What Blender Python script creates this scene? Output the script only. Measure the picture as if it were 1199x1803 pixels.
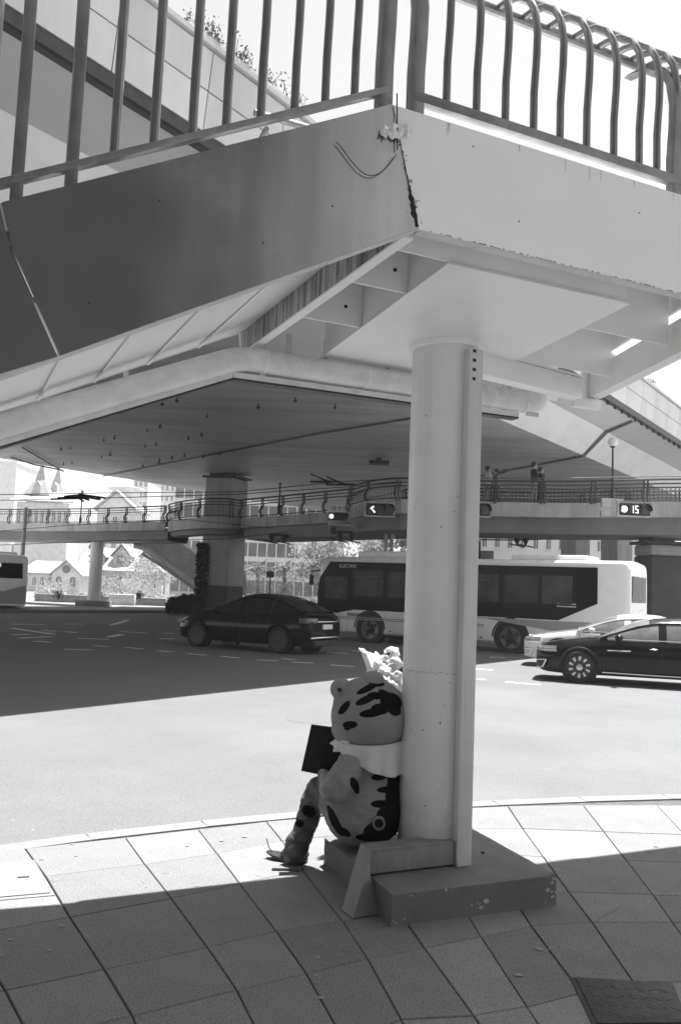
import bpy, bmesh, math, random
from mathutils import Vector, Matrix
random.seed(7)
for o in list(bpy.data.objects): bpy.data.objects.remove(o)
scn = bpy.context.scene
COL = scn.collection
R = math.radians

# ------------------------------------------------------------------ camera
F_PX, IMG_W, IMG_H, CX, CY = 1500.0, 1199.0, 1803.0, 599.5, 901.5
EYE = Vector((0, 0, 1.65))
ROLL = R(2.2)
PITCH = math.atan((1039 - CY) * math.cos(ROLL) / F_PX)
_f = Vector((0, math.cos(PITCH), math.sin(PITCH)))
_u = Vector((0, -math.sin(PITCH), math.cos(PITCH)))
_r = Vector((1, 0, 0))
AX_R = _r * math.cos(ROLL) + _u * math.sin(ROLL)
AX_U = -_r * math.sin(ROLL) + _u * math.cos(ROLL)
cam_d = bpy.data.cameras.new('camera')
cam = bpy.data.objects.new('camera', cam_d)
COL.objects.link(cam)
cam_d.sensor_fit = 'HORIZONTAL'
cam_d.sensor_width = 36.0
cam_d.lens = F_PX / IMG_W * 36.0
cam_d.clip_start = 0.05
cam_d.clip_end = 6000
mw = Matrix((AX_R, AX_U, -_f)).transposed().to_4x4()
mw.translation = EYE
cam.matrix_world = mw
scn.camera = cam

# ------------------------------------------------------------------ sky and sun
SUN_EL, SUN_AZ = R(72), R(33)        # azimuth from the view direction (+Y) towards +X
world = bpy.data.worlds.new('World')
scn.world = world
world.use_nodes = True
wn = world.node_tree.nodes
wl = world.node_tree.links
bg = wn['Background']
sky = wn.new('ShaderNodeTexSky')
sky.sky_type = 'NISHITA'
sky.sun_disc = False
sky.sun_elevation = SUN_EL
sky.sun_rotation = SUN_AZ
sky.air_density = 1.0
sky.dust_density = 1.0
sky.ozone_density = 1.0
bw = wn.new('ShaderNodeRGBToBW')      # the photograph is black and white
wl.new(sky.outputs[0], bw.inputs[0])
hz = wn.new('ShaderNodeMath'); hz.operation = 'ADD'; hz.inputs[1].default_value = 0.9   # even bright summer haze
wl.new(bw.outputs[0], hz.inputs[0])
wl.new(hz.outputs[0], bg.inputs[0])
bg.inputs[1].default_value = 0.082
sun_d = bpy.data.lights.new('sun', 'SUN')
sun = bpy.data.objects.new('sun', sun_d)
COL.objects.link(sun)
sun_d.energy = 5.0
sun_d.angle = R(0.5)
sun_d.color = (1, 0.99, 0.985)
sd = Vector((math.sin(SUN_AZ) * math.cos(SUN_EL), math.cos(SUN_AZ) * math.cos(SUN_EL), math.sin(SUN_EL)))
sun.rotation_euler = sd.to_track_quat('Z', 'Y').to_euler()
sun.location = (0, 0, 60)
vs = scn.view_settings
vs.view_transform = 'Standard'
vs.look = 'None'
vs.exposure = 1.52
vs.gamma = 1.0
vs.use_curve_mapping = False
scn.cycles.max_bounces = 8
scn.cycles.diffuse_bounces = 5

# ------------------------------------------------------------------ pixel -> place
def ray(x, y):
    return AX_R * ((x - CX) / F_PX) + AX_U * (-(y - CY) / F_PX) + _f
def U(x, y, z=0.0):                   # where the pixel's ray meets the level z
    d = ray(x, y); return EYE + d * ((z - EYE.z) / d.z)
def UY(x, y, Y):                      # where it meets the upright plane at distance Y
    d = ray(x, y); return EYE + d * (Y / d.y)

# ------------------------------------------------------------------ mesh helpers
class MB:
    def __init__(s): s.v = []; s.f = []; s.m = []
    def add(s, vs_, fs, mi=0):
        b = len(s.v); s.v += [tuple(v) for v in vs_]
        for f in fs: s.f.append(tuple(b + i for i in f)); s.m.append(mi)
        return s
    def obox(s, o, a, b, c, mi=0):    # corner + three edge vectors
        o, a, b, c = Vector(o), Vector(a), Vector(b), Vector(c)
        if a.cross(b).dot(c) < 0: a, b = b, a
        p = [o, o + a, o + a + b, o + b]; p += [q + c for q in p]
        return s.add(p, [(3, 2, 1, 0), (4, 5, 6, 7), (0, 1, 5, 4), (1, 2, 6, 5), (2, 3, 7, 6), (3, 0, 4, 7)], mi)
    def box(s, x0, x1, y0, y1, z0, z1, mi=0):
        return s.obox((x0, y0, z0), (x1 - x0, 0, 0), (0, y1 - y0, 0), (0, 0, z1 - z0), mi)
    def cbox(s, c, sx, sy, sz, az=0, mi=0):   # centred in x,y, standing on z
        ca, sa = math.cos(az), math.sin(az)
        a = Vector((ca, sa, 0)) * sx; b = Vector((-sa, ca, 0)) * sy
        return s.obox(Vector(c) - a / 2 - b / 2, a, b, (0, 0, sz), mi)
    def prism(s, poly, vec, mi=0):
        poly = [Vector(p) for p in poly]; vec = Vector(vec); n = len(poly)
        nr = Vector((0, 0, 0))
        for i in range(n): nr += poly[i].cross(poly[(i + 1) % n])
        if nr.dot(vec) < 0: poly.reverse()
        return s.add(poly + [p + vec for p in poly],
                     [tuple(range(n - 1, -1, -1)), tuple(range(n, 2 * n))] + [(i, (i + 1) % n, n + (i + 1) % n, n + i) for i in range(n)], mi)
    def tube(s, pts, r, n=8, cap=True, mi=0, flat=None):
        pts = [Vector(p) for p in pts]; k = len(pts)
        rs = r if isinstance(r, (list, tuple)) else [r] * k
        t0 = (pts[1] - pts[0]).normalized()
        ref = Vector((0, 0, 1)) if abs(t0.z) < .9 else Vector((1, 0, 0))
        a = t0.cross(ref).normalized(); V = []
        for i, p in enumerate(pts):
            t = (pts[min(i + 1, k - 1)] - pts[max(i - 1, 0)]).normalized()
            a = (a - t * a.dot(t)).normalized(); b = t.cross(a)
            for j in range(n):
                th = 2 * math.pi * j / n
                V.append(p + a * (rs[i] * math.cos(th)) + b * (rs[i] * math.sin(th) * (flat or 1)))
        fs = [(i * n + j, i * n + (j + 1) % n, (i + 1) * n + (j + 1) % n, (i + 1) * n + j) for i in range(k - 1) for j in range(n)]
        if cap: fs += [tuple(range(n - 1, -1, -1)), tuple(range((k - 1) * n, k * n))]
        return s.add(V, fs, mi)
    def lathe(s, prof, n=24, o=(0, 0, 0), ax='z', mi=0):   # prof: (r, h)
        o = Vector(o); V = []
        for r, h in prof:
            for j in range(n):
                th = 2 * math.pi * j / n; c_, s_ = r * math.cos(th), r * math.sin(th)
                V.append(o + (Vector((c_, s_, h)) if ax == 'z' else Vector((s_, h, c_)) if ax == 'y' else Vector((h, c_, s_))))
        k = len(prof)
        fs = [(i * n + j, i * n + (j + 1) % n, (i + 1) * n + (j + 1) % n, (i + 1) * n + j) for i in range(k - 1) for j in range(n)]
        fs += [tuple(range(n - 1, -1, -1)), tuple(range((k - 1) * n, k * n))]
        return s.add(V, fs, mi)
    def ball(s, c, r, n=10, m=7, sc=(1, 1, 1), mi=0):
        c = Vector(c); V = [c + Vector((0, 0, -r * sc[2]))]
        for i in range(1, m):
            ph = math.pi * i / m
            for j in range(n):
                th = 2 * math.pi * j / n
                V.append(c + Vector((r * sc[0] * math.sin(ph) * math.cos(th), r * sc[1] * math.sin(ph) * math.sin(th), -r * sc[2] * math.cos(ph))))
        V.append(c + Vector((0, 0, r * sc[2]))); L = len(V) - 1
        fs = [(0, 1 + (j + 1) % n, 1 + j) for j in range(n)]
        for i in range(m - 2):
            for j in range(n):
                a = 1 + i * n + j; b = 1 + i * n + (j + 1) % n
                fs.append((a, b, b + n, a + n))
        q = 1 + (m - 2) * n
        fs += [(q + j, q + (j + 1) % n, L) for j in range(n)]
        return s.add(V, fs, mi)
    def grid(s, rows, mi=0, closed=False):   # list of rows of points
        n = len(rows[0]); V = [p for r in rows for p in r]; fs = []
        for i in range(len(rows) - 1):
            for j in range(n if closed else n - 1):
                fs.append((i * n + j, i * n + (j + 1) % n, (i + 1) * n + (j + 1) % n, (i + 1) * n + j))
        return s.add(V, fs, mi)
    def mesh(s, name, off=(0, 0, 0), bevel=0, seg=2, smooth=35, fixn=False):
        off = Vector(off)
        me = bpy.data.meshes.new(name)
        me.from_pydata([Vector(v) - off for v in s.v], [], s.f)
        if any(s.m): me.polygons.foreach_set('material_index', s.m)
        if bevel or fixn:
            bm = bmesh.new(); bm.from_mesh(me)
            if fixn: bmesh.ops.recalc_face_normals(bm, faces=bm.faces)
            if bevel:
                es = [e for e in bm.edges if len(e.link_faces) == 2 and e.calc_face_angle(0) > R(28)]
                bmesh.ops.bevel(bm, geom=es, offset=bevel, segments=seg, affect='EDGES', profile=.6, clamp_overlap=True)
            bm.to_mesh(me); bm.free()
        if bevel and smooth: smooth = min(smooth, 24)
        if smooth:
            me.polygons.foreach_set('use_smooth', [True] * len(me.polygons))
            me.set_sharp_from_angle(angle=R(smooth))
        me.update()
        return me
    def build(s, name, mat, parent=None, off=(0, 0, 0), **k):
        return link(name, s.mesh(name, off, **k), mat, parent)

def link(name, me, mat, parent=None):
    if mat is not None and not me.materials:
        for m_ in (mat if isinstance(mat, (list, tuple)) else [mat]): me.materials.append(m_)
    o = bpy.data.objects.new(name, me); COL.objects.link(o)
    if parent: o.parent = parent
    return o
def tag(o, label, cat, group=None):
    o['label'] = label; o['category'] = cat
    if group: o['group'] = group
    return o
def struct(o): o['kind'] = 'structure'; return o
def stuff(o): o['kind'] = 'stuff'; return o
def empty(name, loc=(0, 0, 0), rz=0, label=None, cat=None, group=None):
    o = bpy.data.objects.new(name, None); COL.objects.link(o)
    o.empty_display_size = .1
    o.location = loc; o.rotation_euler = (0, 0, rz)
    if label: tag(o, label, cat, group)
    return o
def copy_tree(o, parent=None):
    c = o.copy(); COL.objects.link(c); c.parent = parent
    for ch in list(o.children): copy_tree(ch, c)
    return c

# ------------------------------------------------------------------ materials
def M(name, v, rough=.6, var=.12, scale=5., bump=0., bscale=80., metal=0., spec=.5, coat=0., streak=0., sdir=(9, 9, .6), rnd=0., speck=0., spscale=220., foot=0.):
    m = bpy.data.materials.new(name); m.use_nodes = True
    N, L = m.node_tree.nodes, m.node_tree.links
    p = N['Principled BSDF']
    tc = N.new('ShaderNodeTexCoord')
    def noise(sc, det=4, vec=None, rg=.55):
        t = N.new('ShaderNodeTexNoise'); t.inputs['Scale'].default_value = sc; t.inputs['Detail'].default_value = det
        t.inputs['Roughness'].default_value = rg
        L.new(vec or tc.outputs['Object'], t.inputs['Vector']); return t.outputs['Fac']
    def math_(op, a, b):
        t = N.new('ShaderNodeMath'); t.operation = op
        for i, q in enumerate((a, b)):
            if isinstance(q, (int, float)): t.inputs[i].default_value = q
            else: L.new(q, t.inputs[i])
        return t.outputs[0]
    def rng(fac, lo, hi, a, b):
        t = N.new('ShaderNodeMapRange'); t.clamp = True
        for i, q in zip((1, 2, 3, 4), (lo, hi, a, b)): t.inputs[i].default_value = q
        L.new(fac, t.inputs[0]); return t.outputs[0]
    val = rng(noise(scale, 5), .3, .7, v * (1 - var), v * (1 + var))
    if speck:
        val = math_('MULTIPLY', val, rng(noise(spscale, 2), .3, .7, 1 - speck, 1 + speck))
    if streak:
        mp = N.new('ShaderNodeMapping'); mp.inputs['Scale'].default_value = sdir
        L.new(tc.outputs['Object'], mp.inputs['Vector'])
        val = math_('MULTIPLY', val, rng(noise(1.0, 6, mp.outputs[0], .7), .42, .7, 1.0, 1 - streak))
    if foot:                              # splashed dirt at the foot
        sx = N.new('ShaderNodeSeparateXYZ'); L.new(tc.outputs['Object'], sx.inputs[0])
        val = math_('MULTIPLY', val, rng(math_('ADD', sx.outputs[2], math_('MULTIPLY', noise(9, 5), -.5)), -.30, .15, 1 - foot, 1.0))
    if rnd:
        oi = N.new('ShaderNodeObjectInfo')
        val = math_('MULTIPLY', val, rng(oi.outputs['Random'], 0, 1, 1 - rnd, 1 + rnd))
    cb = N.new('ShaderNodeCombineColor')
    for i in range(3): L.new(val, cb.inputs[i])
    L.new(cb.outputs[0], p.inputs['Base Color'])
    L.new(rng(noise(scale * 2.3, 3), .3, .7, max(rough - .07, .02), min(rough + .07, 1)), p.inputs['Roughness'])
    p.inputs['Metallic'].default_value = metal
    p.inputs['Specular IOR Level'].default_value = spec
    if coat: p.inputs['Coat Weight'].default_value = coat; p.inputs['Coat Roughness'].default_value = .04
    if bump:
        b = N.new('ShaderNodeBump'); b.inputs['Strength'].default_value = bump; b.inputs['Distance'].default_value = .01
        L.new(noise(bscale, 4), b.inputs['Height']); L.new(b.outputs[0], p.inputs['Normal'])
    return m
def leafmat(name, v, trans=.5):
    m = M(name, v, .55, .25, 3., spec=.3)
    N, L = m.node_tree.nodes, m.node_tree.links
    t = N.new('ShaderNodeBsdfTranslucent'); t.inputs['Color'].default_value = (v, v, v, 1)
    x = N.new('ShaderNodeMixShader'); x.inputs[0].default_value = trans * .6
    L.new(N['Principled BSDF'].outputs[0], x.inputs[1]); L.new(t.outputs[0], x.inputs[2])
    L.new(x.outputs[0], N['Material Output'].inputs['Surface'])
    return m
def emis(name, v, s):
    m = bpy.data.materials.new(name); m.use_nodes = True
    p = m.node_tree.nodes['Principled BSDF']
    p.inputs['Base Color'].default_value = (v, v, v, 1)
    p.inputs['Emission Color'].default_value = (1, 1, 1, 1); p.inputs['Emission Strength'].default_value = s
    return m
MT = dict(
    asphalt=M('asphalt', .135, .85, .10, .35, bump=.35, bscale=160, speck=.30, spscale=75, streak=.12, sdir=(.5, .5, .5)),
    ground=M('ground', .2, .9, .2, .1),
    paint=M('road paint', .7, .6, .25, 6, streak=.3, sdir=(6, 6, 6)),
    slab=M('granite slab', .195, .75, .14, 1.7, bump=.15, bscale=140, rnd=.16, speck=.34, spscale=110, streak=.30, sdir=(1.6, 1.6, 1.6)),
    joint=M('joint', .09, .95, .3, 20),
    kerb=M('kerb granite', .20, .75, .12, 3, bump=.15, bscale=140, rnd=.06, speck=.15, spscale=180),
    concrete=M('concrete', .30, .85, .16, 2.5, bump=.3, bscale=60, speck=.12, streak=.2, sdir=(7, 7, 1)),
    plinth=M('painted concrete', .155, .8, .16, 3.5, bump=.35, bscale=50, speck=.12),
    chip=M('chipped plaster', .45, .9, .2, 30, bump=.4),
    white=M('white paint', .87, .38, .05, 1.6, bump=.03, bscale=30),
    column=M('column paint', .80, .5, .05, 2.2, bump=.06, bscale=40, streak=.09, sdir=(9, 9, .3), speck=.02, spscale=60, foot=.45),
    casing=M('casing paint', .62, .45, .08, 3, bump=.05, bscale=50, streak=.15, sdir=(10, 10, .5)),
    casing_low=M('casing base paint', .22, .55, .14, 6, bump=.12, bscale=50, streak=.2, sdir=(12, 12, 1)),
    stringer=M('stringer paint', .40, .24, .06, .9, bump=.03, bscale=4, metal=.95, streak=.25, sdir=(3.2, 3.2, .2)),
    rust=M('rust streaked web', .46, .7, .35, 3, streak=.97, sdir=(26, 26, 1.2)),
    dirt=M('black grime', .02, .9, .4, 30),
    rail=M('galvanised rail', .22, .36, .2, 7, metal=.55, streak=.2, sdir=(20, 20, 3)),
    pipe=M('duct jacket', .82, .42, .06, 3, streak=.18, sdir=(8, 8, 8)),
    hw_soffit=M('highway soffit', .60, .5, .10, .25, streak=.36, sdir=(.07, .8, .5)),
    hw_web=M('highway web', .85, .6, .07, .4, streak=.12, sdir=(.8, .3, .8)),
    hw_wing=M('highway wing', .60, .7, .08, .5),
    hw_panel=M('parapet panel', .72, .45, .05, .6, streak=.1, sdir=(2, 2, .5), rnd=.04),
    dark=M('dark metal', .04, .5, .3, 6),
    black=M('black', .012, .5, .2, 8),
    fb_conc=M('footbridge concrete', .52, .8, .14, .8, streak=.4, sdir=(2.2, 2.2, .25)),
    fb_dark=M('footbridge girder', .20, .6, .15, .8),
    fb_rail=M('footbridge rail', .07, .45, .2, 4, metal=.4),
    pier=M('pier', .45, .75, .1, .8, streak=.25, sdir=(1.5, 1.5, .2)),
    pier_dark=M('pier base paint', .07, .7, .2, 1.2),
    wall=M('house wall', .68, .85, .15, 1.2, speck=.15, spscale=6),
    wall2=M('house stone', .42, .85, .2, 1.2, speck=.25, spscale=5),
    roof=M('house roof', .42, .8, .15, 1., streak=.3, sdir=(2, 2, 6)),
    glass_far=M('far glass', .16, .2, .3, .5, spec=.8),
    mull=M('mullion', .78, .5, .1, 2),
    office=M('office cladding', .74, .6, .1, .6),
    bark=M('bark', .09, .9, .3, 6, bump=.4, bscale=20),
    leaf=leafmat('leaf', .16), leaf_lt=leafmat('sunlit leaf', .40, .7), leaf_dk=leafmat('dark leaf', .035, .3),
    flower=leafmat('petal', .78, .6),
    carblack=M('black car paint', .005, .2, .1, 3, spec=.25, coat=.22),
    carwhite=M('white car paint', .72, .2, .03, 3, coat=1.0),
    carglass=M('car glass', .012, .05, .2, 2, spec=.7),
    carglass_lt=M('light car glass', .16, .08, .4, 2.4, spec=.8),
    chrome=M('bright trim', .75, .16, .05, 4, metal=1.0),
    tyre=M('tyre', .022, .8, .2, 20),
    rim_bus=M('bus rim', .22, .4, .1, 8, metal=.6),
    rim=M('alloy rim', .62, .25, .05, 8, metal=.9),
    rim_dk=M('dark rim', .06, .3, .1, 8, metal=.8),
    lampglass=M('lamp lens', .5, .08, .3, 14, spec=.9),
    tail=M('tail lens', .13, .1, .3, 14, spec=.9),
    busw=M('bus paint', .86, .28, .03, 1.2, coat=.6),
    busgrey=M('bus grey stripe', .34, .35, .05, 2, coat=.4),
    busglass=M('bus glass', .004, .12, .3, .7, spec=.08),
    buspane=M('bus window', .020, .05, .9, 1.3, spec=.2, rnd=.85),
    costume=M('plush cloth', .30, .95, .07, 6, bump=.25, bscale=260, spec=.1),
    spot=M('black plush', .010, .95, .2, 6, spec=.1),
    cloth=M('white cloth', .62, .9, .06, 8, bump=.3, bscale=30, spec=.15),
    board=M('black board', .010, .55, .2, 8),
    paper=M('wrapping paper', .78, .6, .05, 8),
    skin=M('skin', .35, .6, .1, 8),
    darkcloth=M('dark cloth', .03, .9, .2, 8), midcloth=M('grey cloth', .25, .9, .2, 8), paleclo=M('pale cloth', .55, .9, .1, 8),
    iron=M('cast iron', .035, .55, .3, 9, bump=.4, bscale=60, metal=.3),
    lit=emis('lit lamp', .7, .45), lens_off=M('dark lens', .06, .3, .3, 10),
    globe=M('globe', .72, .3, .03, 4),
    plant=leafmat('plant leaf', .10, .4),
)

# ================================================================== GROUND
g = MB(); g.add([(-3000, -3000, -.2), (3000, -3000, -.2), (3000, 3000, -.2), (-3000, 3000, -.2)], [(0, 1, 2, 3)])
struct(g.build('ground', MT['ground']))
g = MB(); g.add([(-160, -40, -.15), (160, -40, -.15), (160, 130, -.15), (-160, 130, -.15)], [(0, 1, 2, 3)])
road = struct(g.build('road', MT['asphalt']))
def dash(x0, y0, x1, y1, w=.15):
    a, b = U(x0, y0, -.146), U(x1, y1, -.146)
    d = (b - a).normalized(); q = Vector((-d.y, d.x, 0)) * w / 2
    MB().add([a - q, b - q, b + q, a + q], [(0, 1, 2, 3)]).build('lane_marking', MT['paint'], road)
for d in [(277, 1146, 305, 1148), (328, 1151, 364, 1154), (390, 1156, 422, 1159), (452, 1162, 488, 1164), (496, 1160, 520, 1162),
          (515, 1166, 552, 1168), (582, 1171, 623, 1174), (576, 1149, 612, 1151), (620, 1146, 650, 1148), (220, 1140, 252, 1143), (112, 1143, 165, 1145),
          (165, 1137, 193, 1139), (20, 1106, 95, 1117), (33, 1124, 90, 1121), (20, 1118, 52, 1117), (112, 1112, 135, 1114), (77, 1110, 98, 1112),
          (137, 1124, 192, 1126), (192, 1122, 215, 1117), (210, 1112, 260, 1115), (195, 1101, 226, 1092), (280, 1125, 308, 1125), (286, 1115, 306, 1115), (20, 1099, 78, 1100), (115, 1099, 150, 1099),
          (60, 1129, 90, 1131), (834, 1178, 868, 1180), (890, 1201, 952, 1206), (840, 1196, 856, 1197), (862, 1157, 890, 1158)]:
    dash(*d, w=.17 if d[1] > 1130 else .26)
mh = U(545, 1267, -.15)
b = MB(); b.lathe([(.34, -.03), (.34, .002), (.31, .006), (0.0, .008)], 32, mh); o = b.build('manhole_cover', MT['asphalt']); tag(o, 'round manhole cover flush in the sunlit road', 'manhole cover')

# near pavement: kerb line, base and slabs laid one by one
kerb_out = [(-7.5, -6), (-6.6, -1.5), (-5.6, 1.2), (-4.4, 3.1), (-3.4, 4.25), (-2.6, 5.02), (-1.98, 5.50), (-1.43, 5.85), (-.72, 6.26), (-.17, 6.53), (.5, 6.80), (1.19, 7.04), (1.99, 7.29), (2.87, 7.52), (4.2, 7.78), (6.5, 8.1), (10, 8.4), (18, 8.7), (40, 9)]
def resample(pts, step):
    pts = [Vector((p[0], p[1], 0)) for p in pts]; out = [pts[0]]; acc = 0
    for a, b in zip(pts, pts[1:]):
        L_ = (b - a).length; t = step - acc
        while t <= L_: out.append(a.lerp(b, t / L_)); t += step
        acc = (acc + L_) % step
    return out
base = MB(); base.prism([(x, y, -.14) for x, y in kerb_out] + [(40, -9, -.14), (-7.5, -9, -.14)], (0, 0, .128))
pave = struct(base.build('sidewalk', MT['joint'], smooth=0))
kp = resample(kerb_out, .8)
for a, b_ in zip(kp, kp[1:]):
    d = (b_ - a).normalized(); q = Vector((d.y, -d.x, 0)) * .15
    mid = (a + b_) / 2
    if mid.x > 9 or mid.y < -1.5: continue
    a2, b2 = a + d * .003, b_ - d * .003
    MB().prism([a2 + Vector((0, 0, -.19)), b2 + Vector((0, 0, -.19)), b2 + q + Vector((0, 0, -.19)), a2 + q + Vector((0, 0, -.19))], (0, 0, .192 + random.uniform(-.002, .003))).build('kerb_stone', MT['kerb'], pave, bevel=.008)
LN = {1: [(-1.85, 5.39), (-1.56, 4.91), (-1.25, 4.35), (-.93, 3.80), (-.72, 3.42)],
      2: [(-1.31, 5.69), (-1.07, 5.18), (-.81, 4.65), (-.53, 4.06), (-.35, 3.66)],
      3: [(-.88, 5.94), (-.68, 5.43), (-.48, 4.91), (-.23, 4.27), (-.07, 3.83)],
      4: [(-.44, 6.20), (-.30, 5.75), (-.14, 5.18), (.09, 4.43), (.20, 4.0)],
      5: [(.10, 6.45), (.19, 5.98), (.27, 5.40), (.37, 4.66), (.47, 4.14), (.60, 3.52)],
      6: [(.60, 6.64), (.66, 6.12), (.68, 5.55), (.72, 4.80), (.76, 4.30), (.83, 3.61)],
      7: [(1.01, 6.79), (1.02, 6.22), (1.02, 5.65), (1.03, 4.90), (1.04, 4.46), (1.09, 3.75)],
      8: [(1.41, 6.91), (1.39, 6.27), (1.38, 5.62), (1.37, 4.98), (1.37, 4.54), (1.35, 3.87)],
      9: [(2.04, 7.03), (1.97, 6.27), (1.91, 5.62), (1.85, 4.99), (1.80, 4.58), (1.72, 3.9)]}
for k in range(1, 5):
    p = LN[k]; p.append((2 * p[4][0] - p[3][0], 2 * p[4][1] - p[3][1] - .1))
LN[0] = [(a[0] * 1.85 - b_[0] * .85, a[1] * 1.85 - b_[1] * .85) for a, b_ in zip(LN[1], LN[2])]
LN[-1] = [(a[0] * 2 - b_[0], a[1] * 2 - b_[1]) for a, b_ in zip(LN[0], LN[1])]
LN[-2] = [(a[0] * 2 - b_[0], a[1] * 2 - b_[1]) for a, b_ in zip(LN[-1], LN[0])]
for k in (10, 11, 12, 13): LN[k] = [(a[0] * 2 - b_[0], a[1] * 2 - b_[1] - (0 if j else .02)) for j, (a, b_) in enumerate(zip(LN[k - 1], LN[k - 2]))]
for k, p in LN.items():
    d = (p[5][0] - p[4][0], p[5][1] - p[4][1])
    for j in range(1, 5): p.append((p[5][0] + d[0] * j * .95, p[5][1] + d[1] * j * .95))
cov_r = [U(1003, 1722), U(1185, 1733), U(1215, 1810), U(1045, 1812)]
cov_l = [U(20 - 60, 1524), U(60, 1516), U(97, 1578), U(-60, 1592)]
def inside(pt, poly):
    r = False
    for i in range(len(poly)):
        a, b = poly[i], poly[i - 1]
        if (a.y > pt.y) != (b.y > pt.y) and pt.x < (b.x - a.x) * (pt.y - a.y) / (b.y - a.y) + a.x: r = not r
    return r
for k in range(-2, 13):
    for j in range(0, 9):
        q = [Vector((*LN[k][j], 0)), Vector((*LN[k + 1][j], 0)), Vector((*LN[k + 1][j + 1], 0)), Vector((*LN[k][j + 1], 0))]
        c_ = sum(q, Vector()) / 4
        if inside(c_, cov_r): continue
        gp = .003 if k != 0 else .0055
        ins = []
        for i in range(4):
            p0, p1, p2 = q[i - 1], q[i], q[(i + 1) % 4]
            d1 = (p0 - p1).normalized(); d2 = (p2 - p1).normalized()
            ins.append((p1, d1 + d2))
        dz = random.uniform(-.002, .002)
        r0 = [p + v * gp + Vector((0, 0, -.05)) for p, v in ins]
        r1 = [p + v * gp + Vector((0, 0, -.004 + dz)) for p, v in ins]
        r2 = [p + v * (gp + .003) + Vector((0, 0, dz)) for p, v in ins]
        b = MB(); b.grid([r0, r1, r2], closed=True); n0 = len(b.v); b.f.append((n0 - 4, n0 - 3, n0 - 2, n0 - 1)); b.m.append(0)
        b.build('paving_slab', MT['slab'], pave, off=c_, smooth=20, fixn=True).location = c_
# the two covers set in the pavement
def cover(poly, name, label, mat, rib):
    c_ = sum(poly, Vector()) / 4; root = empty(name, c_, 0, label, 'cover')
    fr = MB(); fr.prism([p + Vector((0, 0, -.03)) for p in poly], (0, 0, .034)); fr.build('frame', mat, root, off=c_, bevel=.003)
    inn = [c_.lerp(p, .90) for p in poly]
    MB().prism([p + Vector((0, 0, -.02)) for p in inn], (0, 0, .030)).build('lid', mat, root, off=c_, bevel=.003)
    if rib:
        a, b_, d_ = inn[0], inn[1], inn[3]
        for i in range(1, 8):
            for jj in range(1, 5):
                p = a + (b_ - a) * (i / 8) + (d_ - a) * (jj / 5) + Vector((0, 0, .008))
                MB().cbox(p, .036, .010, .003, .6 if (i + jj) % 2 else -.9).build('tread_bar', mat, root, off=c_)
    else:
        p = U(41, 1549, 0)
        MB().cbox(Vector((p.x, p.y, .0102)), .06, .014, .003, .3).build('lifting_slot', MT['black'], root, off=c_)
cover(cov_r, 'drain_cover', 'dark cast iron cover with raised bars set among the paving slabs', MT['iron'], True)
cover(cov_l, 'stone_cover', 'pale stone access cover with a small lifting slot by the kerb', MT['kerb'], False)
b = MB()                                  # trodden gum, grit and a few pale scratches on the slabs
for i in range(150):
    p = Vector((random.uniform(-2.2, 2.6), random.uniform(3.0, 6.0), .0032)); q = random.choice([.004, .006, .012, .02]) * random.uniform(.5, 1.2)
    b.add([p + Vector((math.cos(t) * q * random.uniform(.7, 1.2), math.sin(t) * q * random.uniform(.7, 1.2), 0)) for t in [k * 1.047 for k in range(6)]], [tuple(range(6))])
stuff(b.build('gum_spots', MT['casing_low'], pave))
b = MB()
for (x0, y0, x1, y1) in [(945, 1684, 985, 1662), (1040, 1626, 1100, 1592), (1052, 1572, 1090, 1545)]:
    a, c = U(x0, y0, .0034), U(x1, y1, .0034); d = (c - a).normalized(); n = Vector((-d.y, d.x, 0)); L_ = (c - a).length
    for k in range(12):
        t = k / 12; w = .004 * math.sin(math.pi * (t + .04)) * random.uniform(.5, 1.2)
        b.add([a + d * L_ * t - n * w, a + d * L_ * (t + .09) - n * w, a + d * L_ * (t + .09) + n * w, a + d * L_ * t + n * w], [(0, 1, 2, 3)])
stuff(b.build('scratches', MT['kerb'], pave))

# ================================================================== STAIR AND LANDING (frame: s along it, c across it)
E_ = Vector((.906, .423, 0)).normalized(); N_ = Vector((-.423, .906, 0)).normalized()
def W(s, c, z): return E_ * s + N_ * c + Vector((0, 0, z))
ZB, ZT = 3.152, 3.655                     # fascia bottom and top
SL = .545                                  # slope of the flight
def zb(s): return ZB - SL * (1.69 - s)
def zt(s): return ZT - .525 * (1.55 - s)
S0 = W(1.7, 4.0, 0)
stair = empty('footbridge_stair', (0, 0, 0), 0, 'white steel stair landing and descending flight overhead with grey bar railing', 'stair')
CF, CB = 2.97, 5.20
def plate(poly, th, name, mat, parent=stair, axis=N_, **k):
    return MB().prism([W(*p) for p in poly], axis * th).build(name, mat, parent, **k)
SR = 4.25
plate([(1.692, CF, ZB), (SR, CF, ZB), (SR, CF, ZT), (1.556, CF, ZT)], .02, 'landing_fascia', MT['white'], smooth=0)
pj = lambda s: (zb(s) + zt(s)) / 2
plate([(1.684, CF, ZB), (.318, CF, zb(.318)), (.145, CF, zt(.145) - .18), (.10, CF, zt(.10)), (1.546, CF, ZT)], .02, 'stringer_panel', MT['stringer'], smooth=0)
plate([(.310, CF, zb(.31)), (-4.6, CF, max(zb(-4.6), .02)), (-4.6, CF, zt(-4.6)), (.092, CF, zt(.092)), (.137, CF, zt(.137) - .18)], .02, 'stringer_panel', MT['stringer'], smooth=0)
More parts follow.
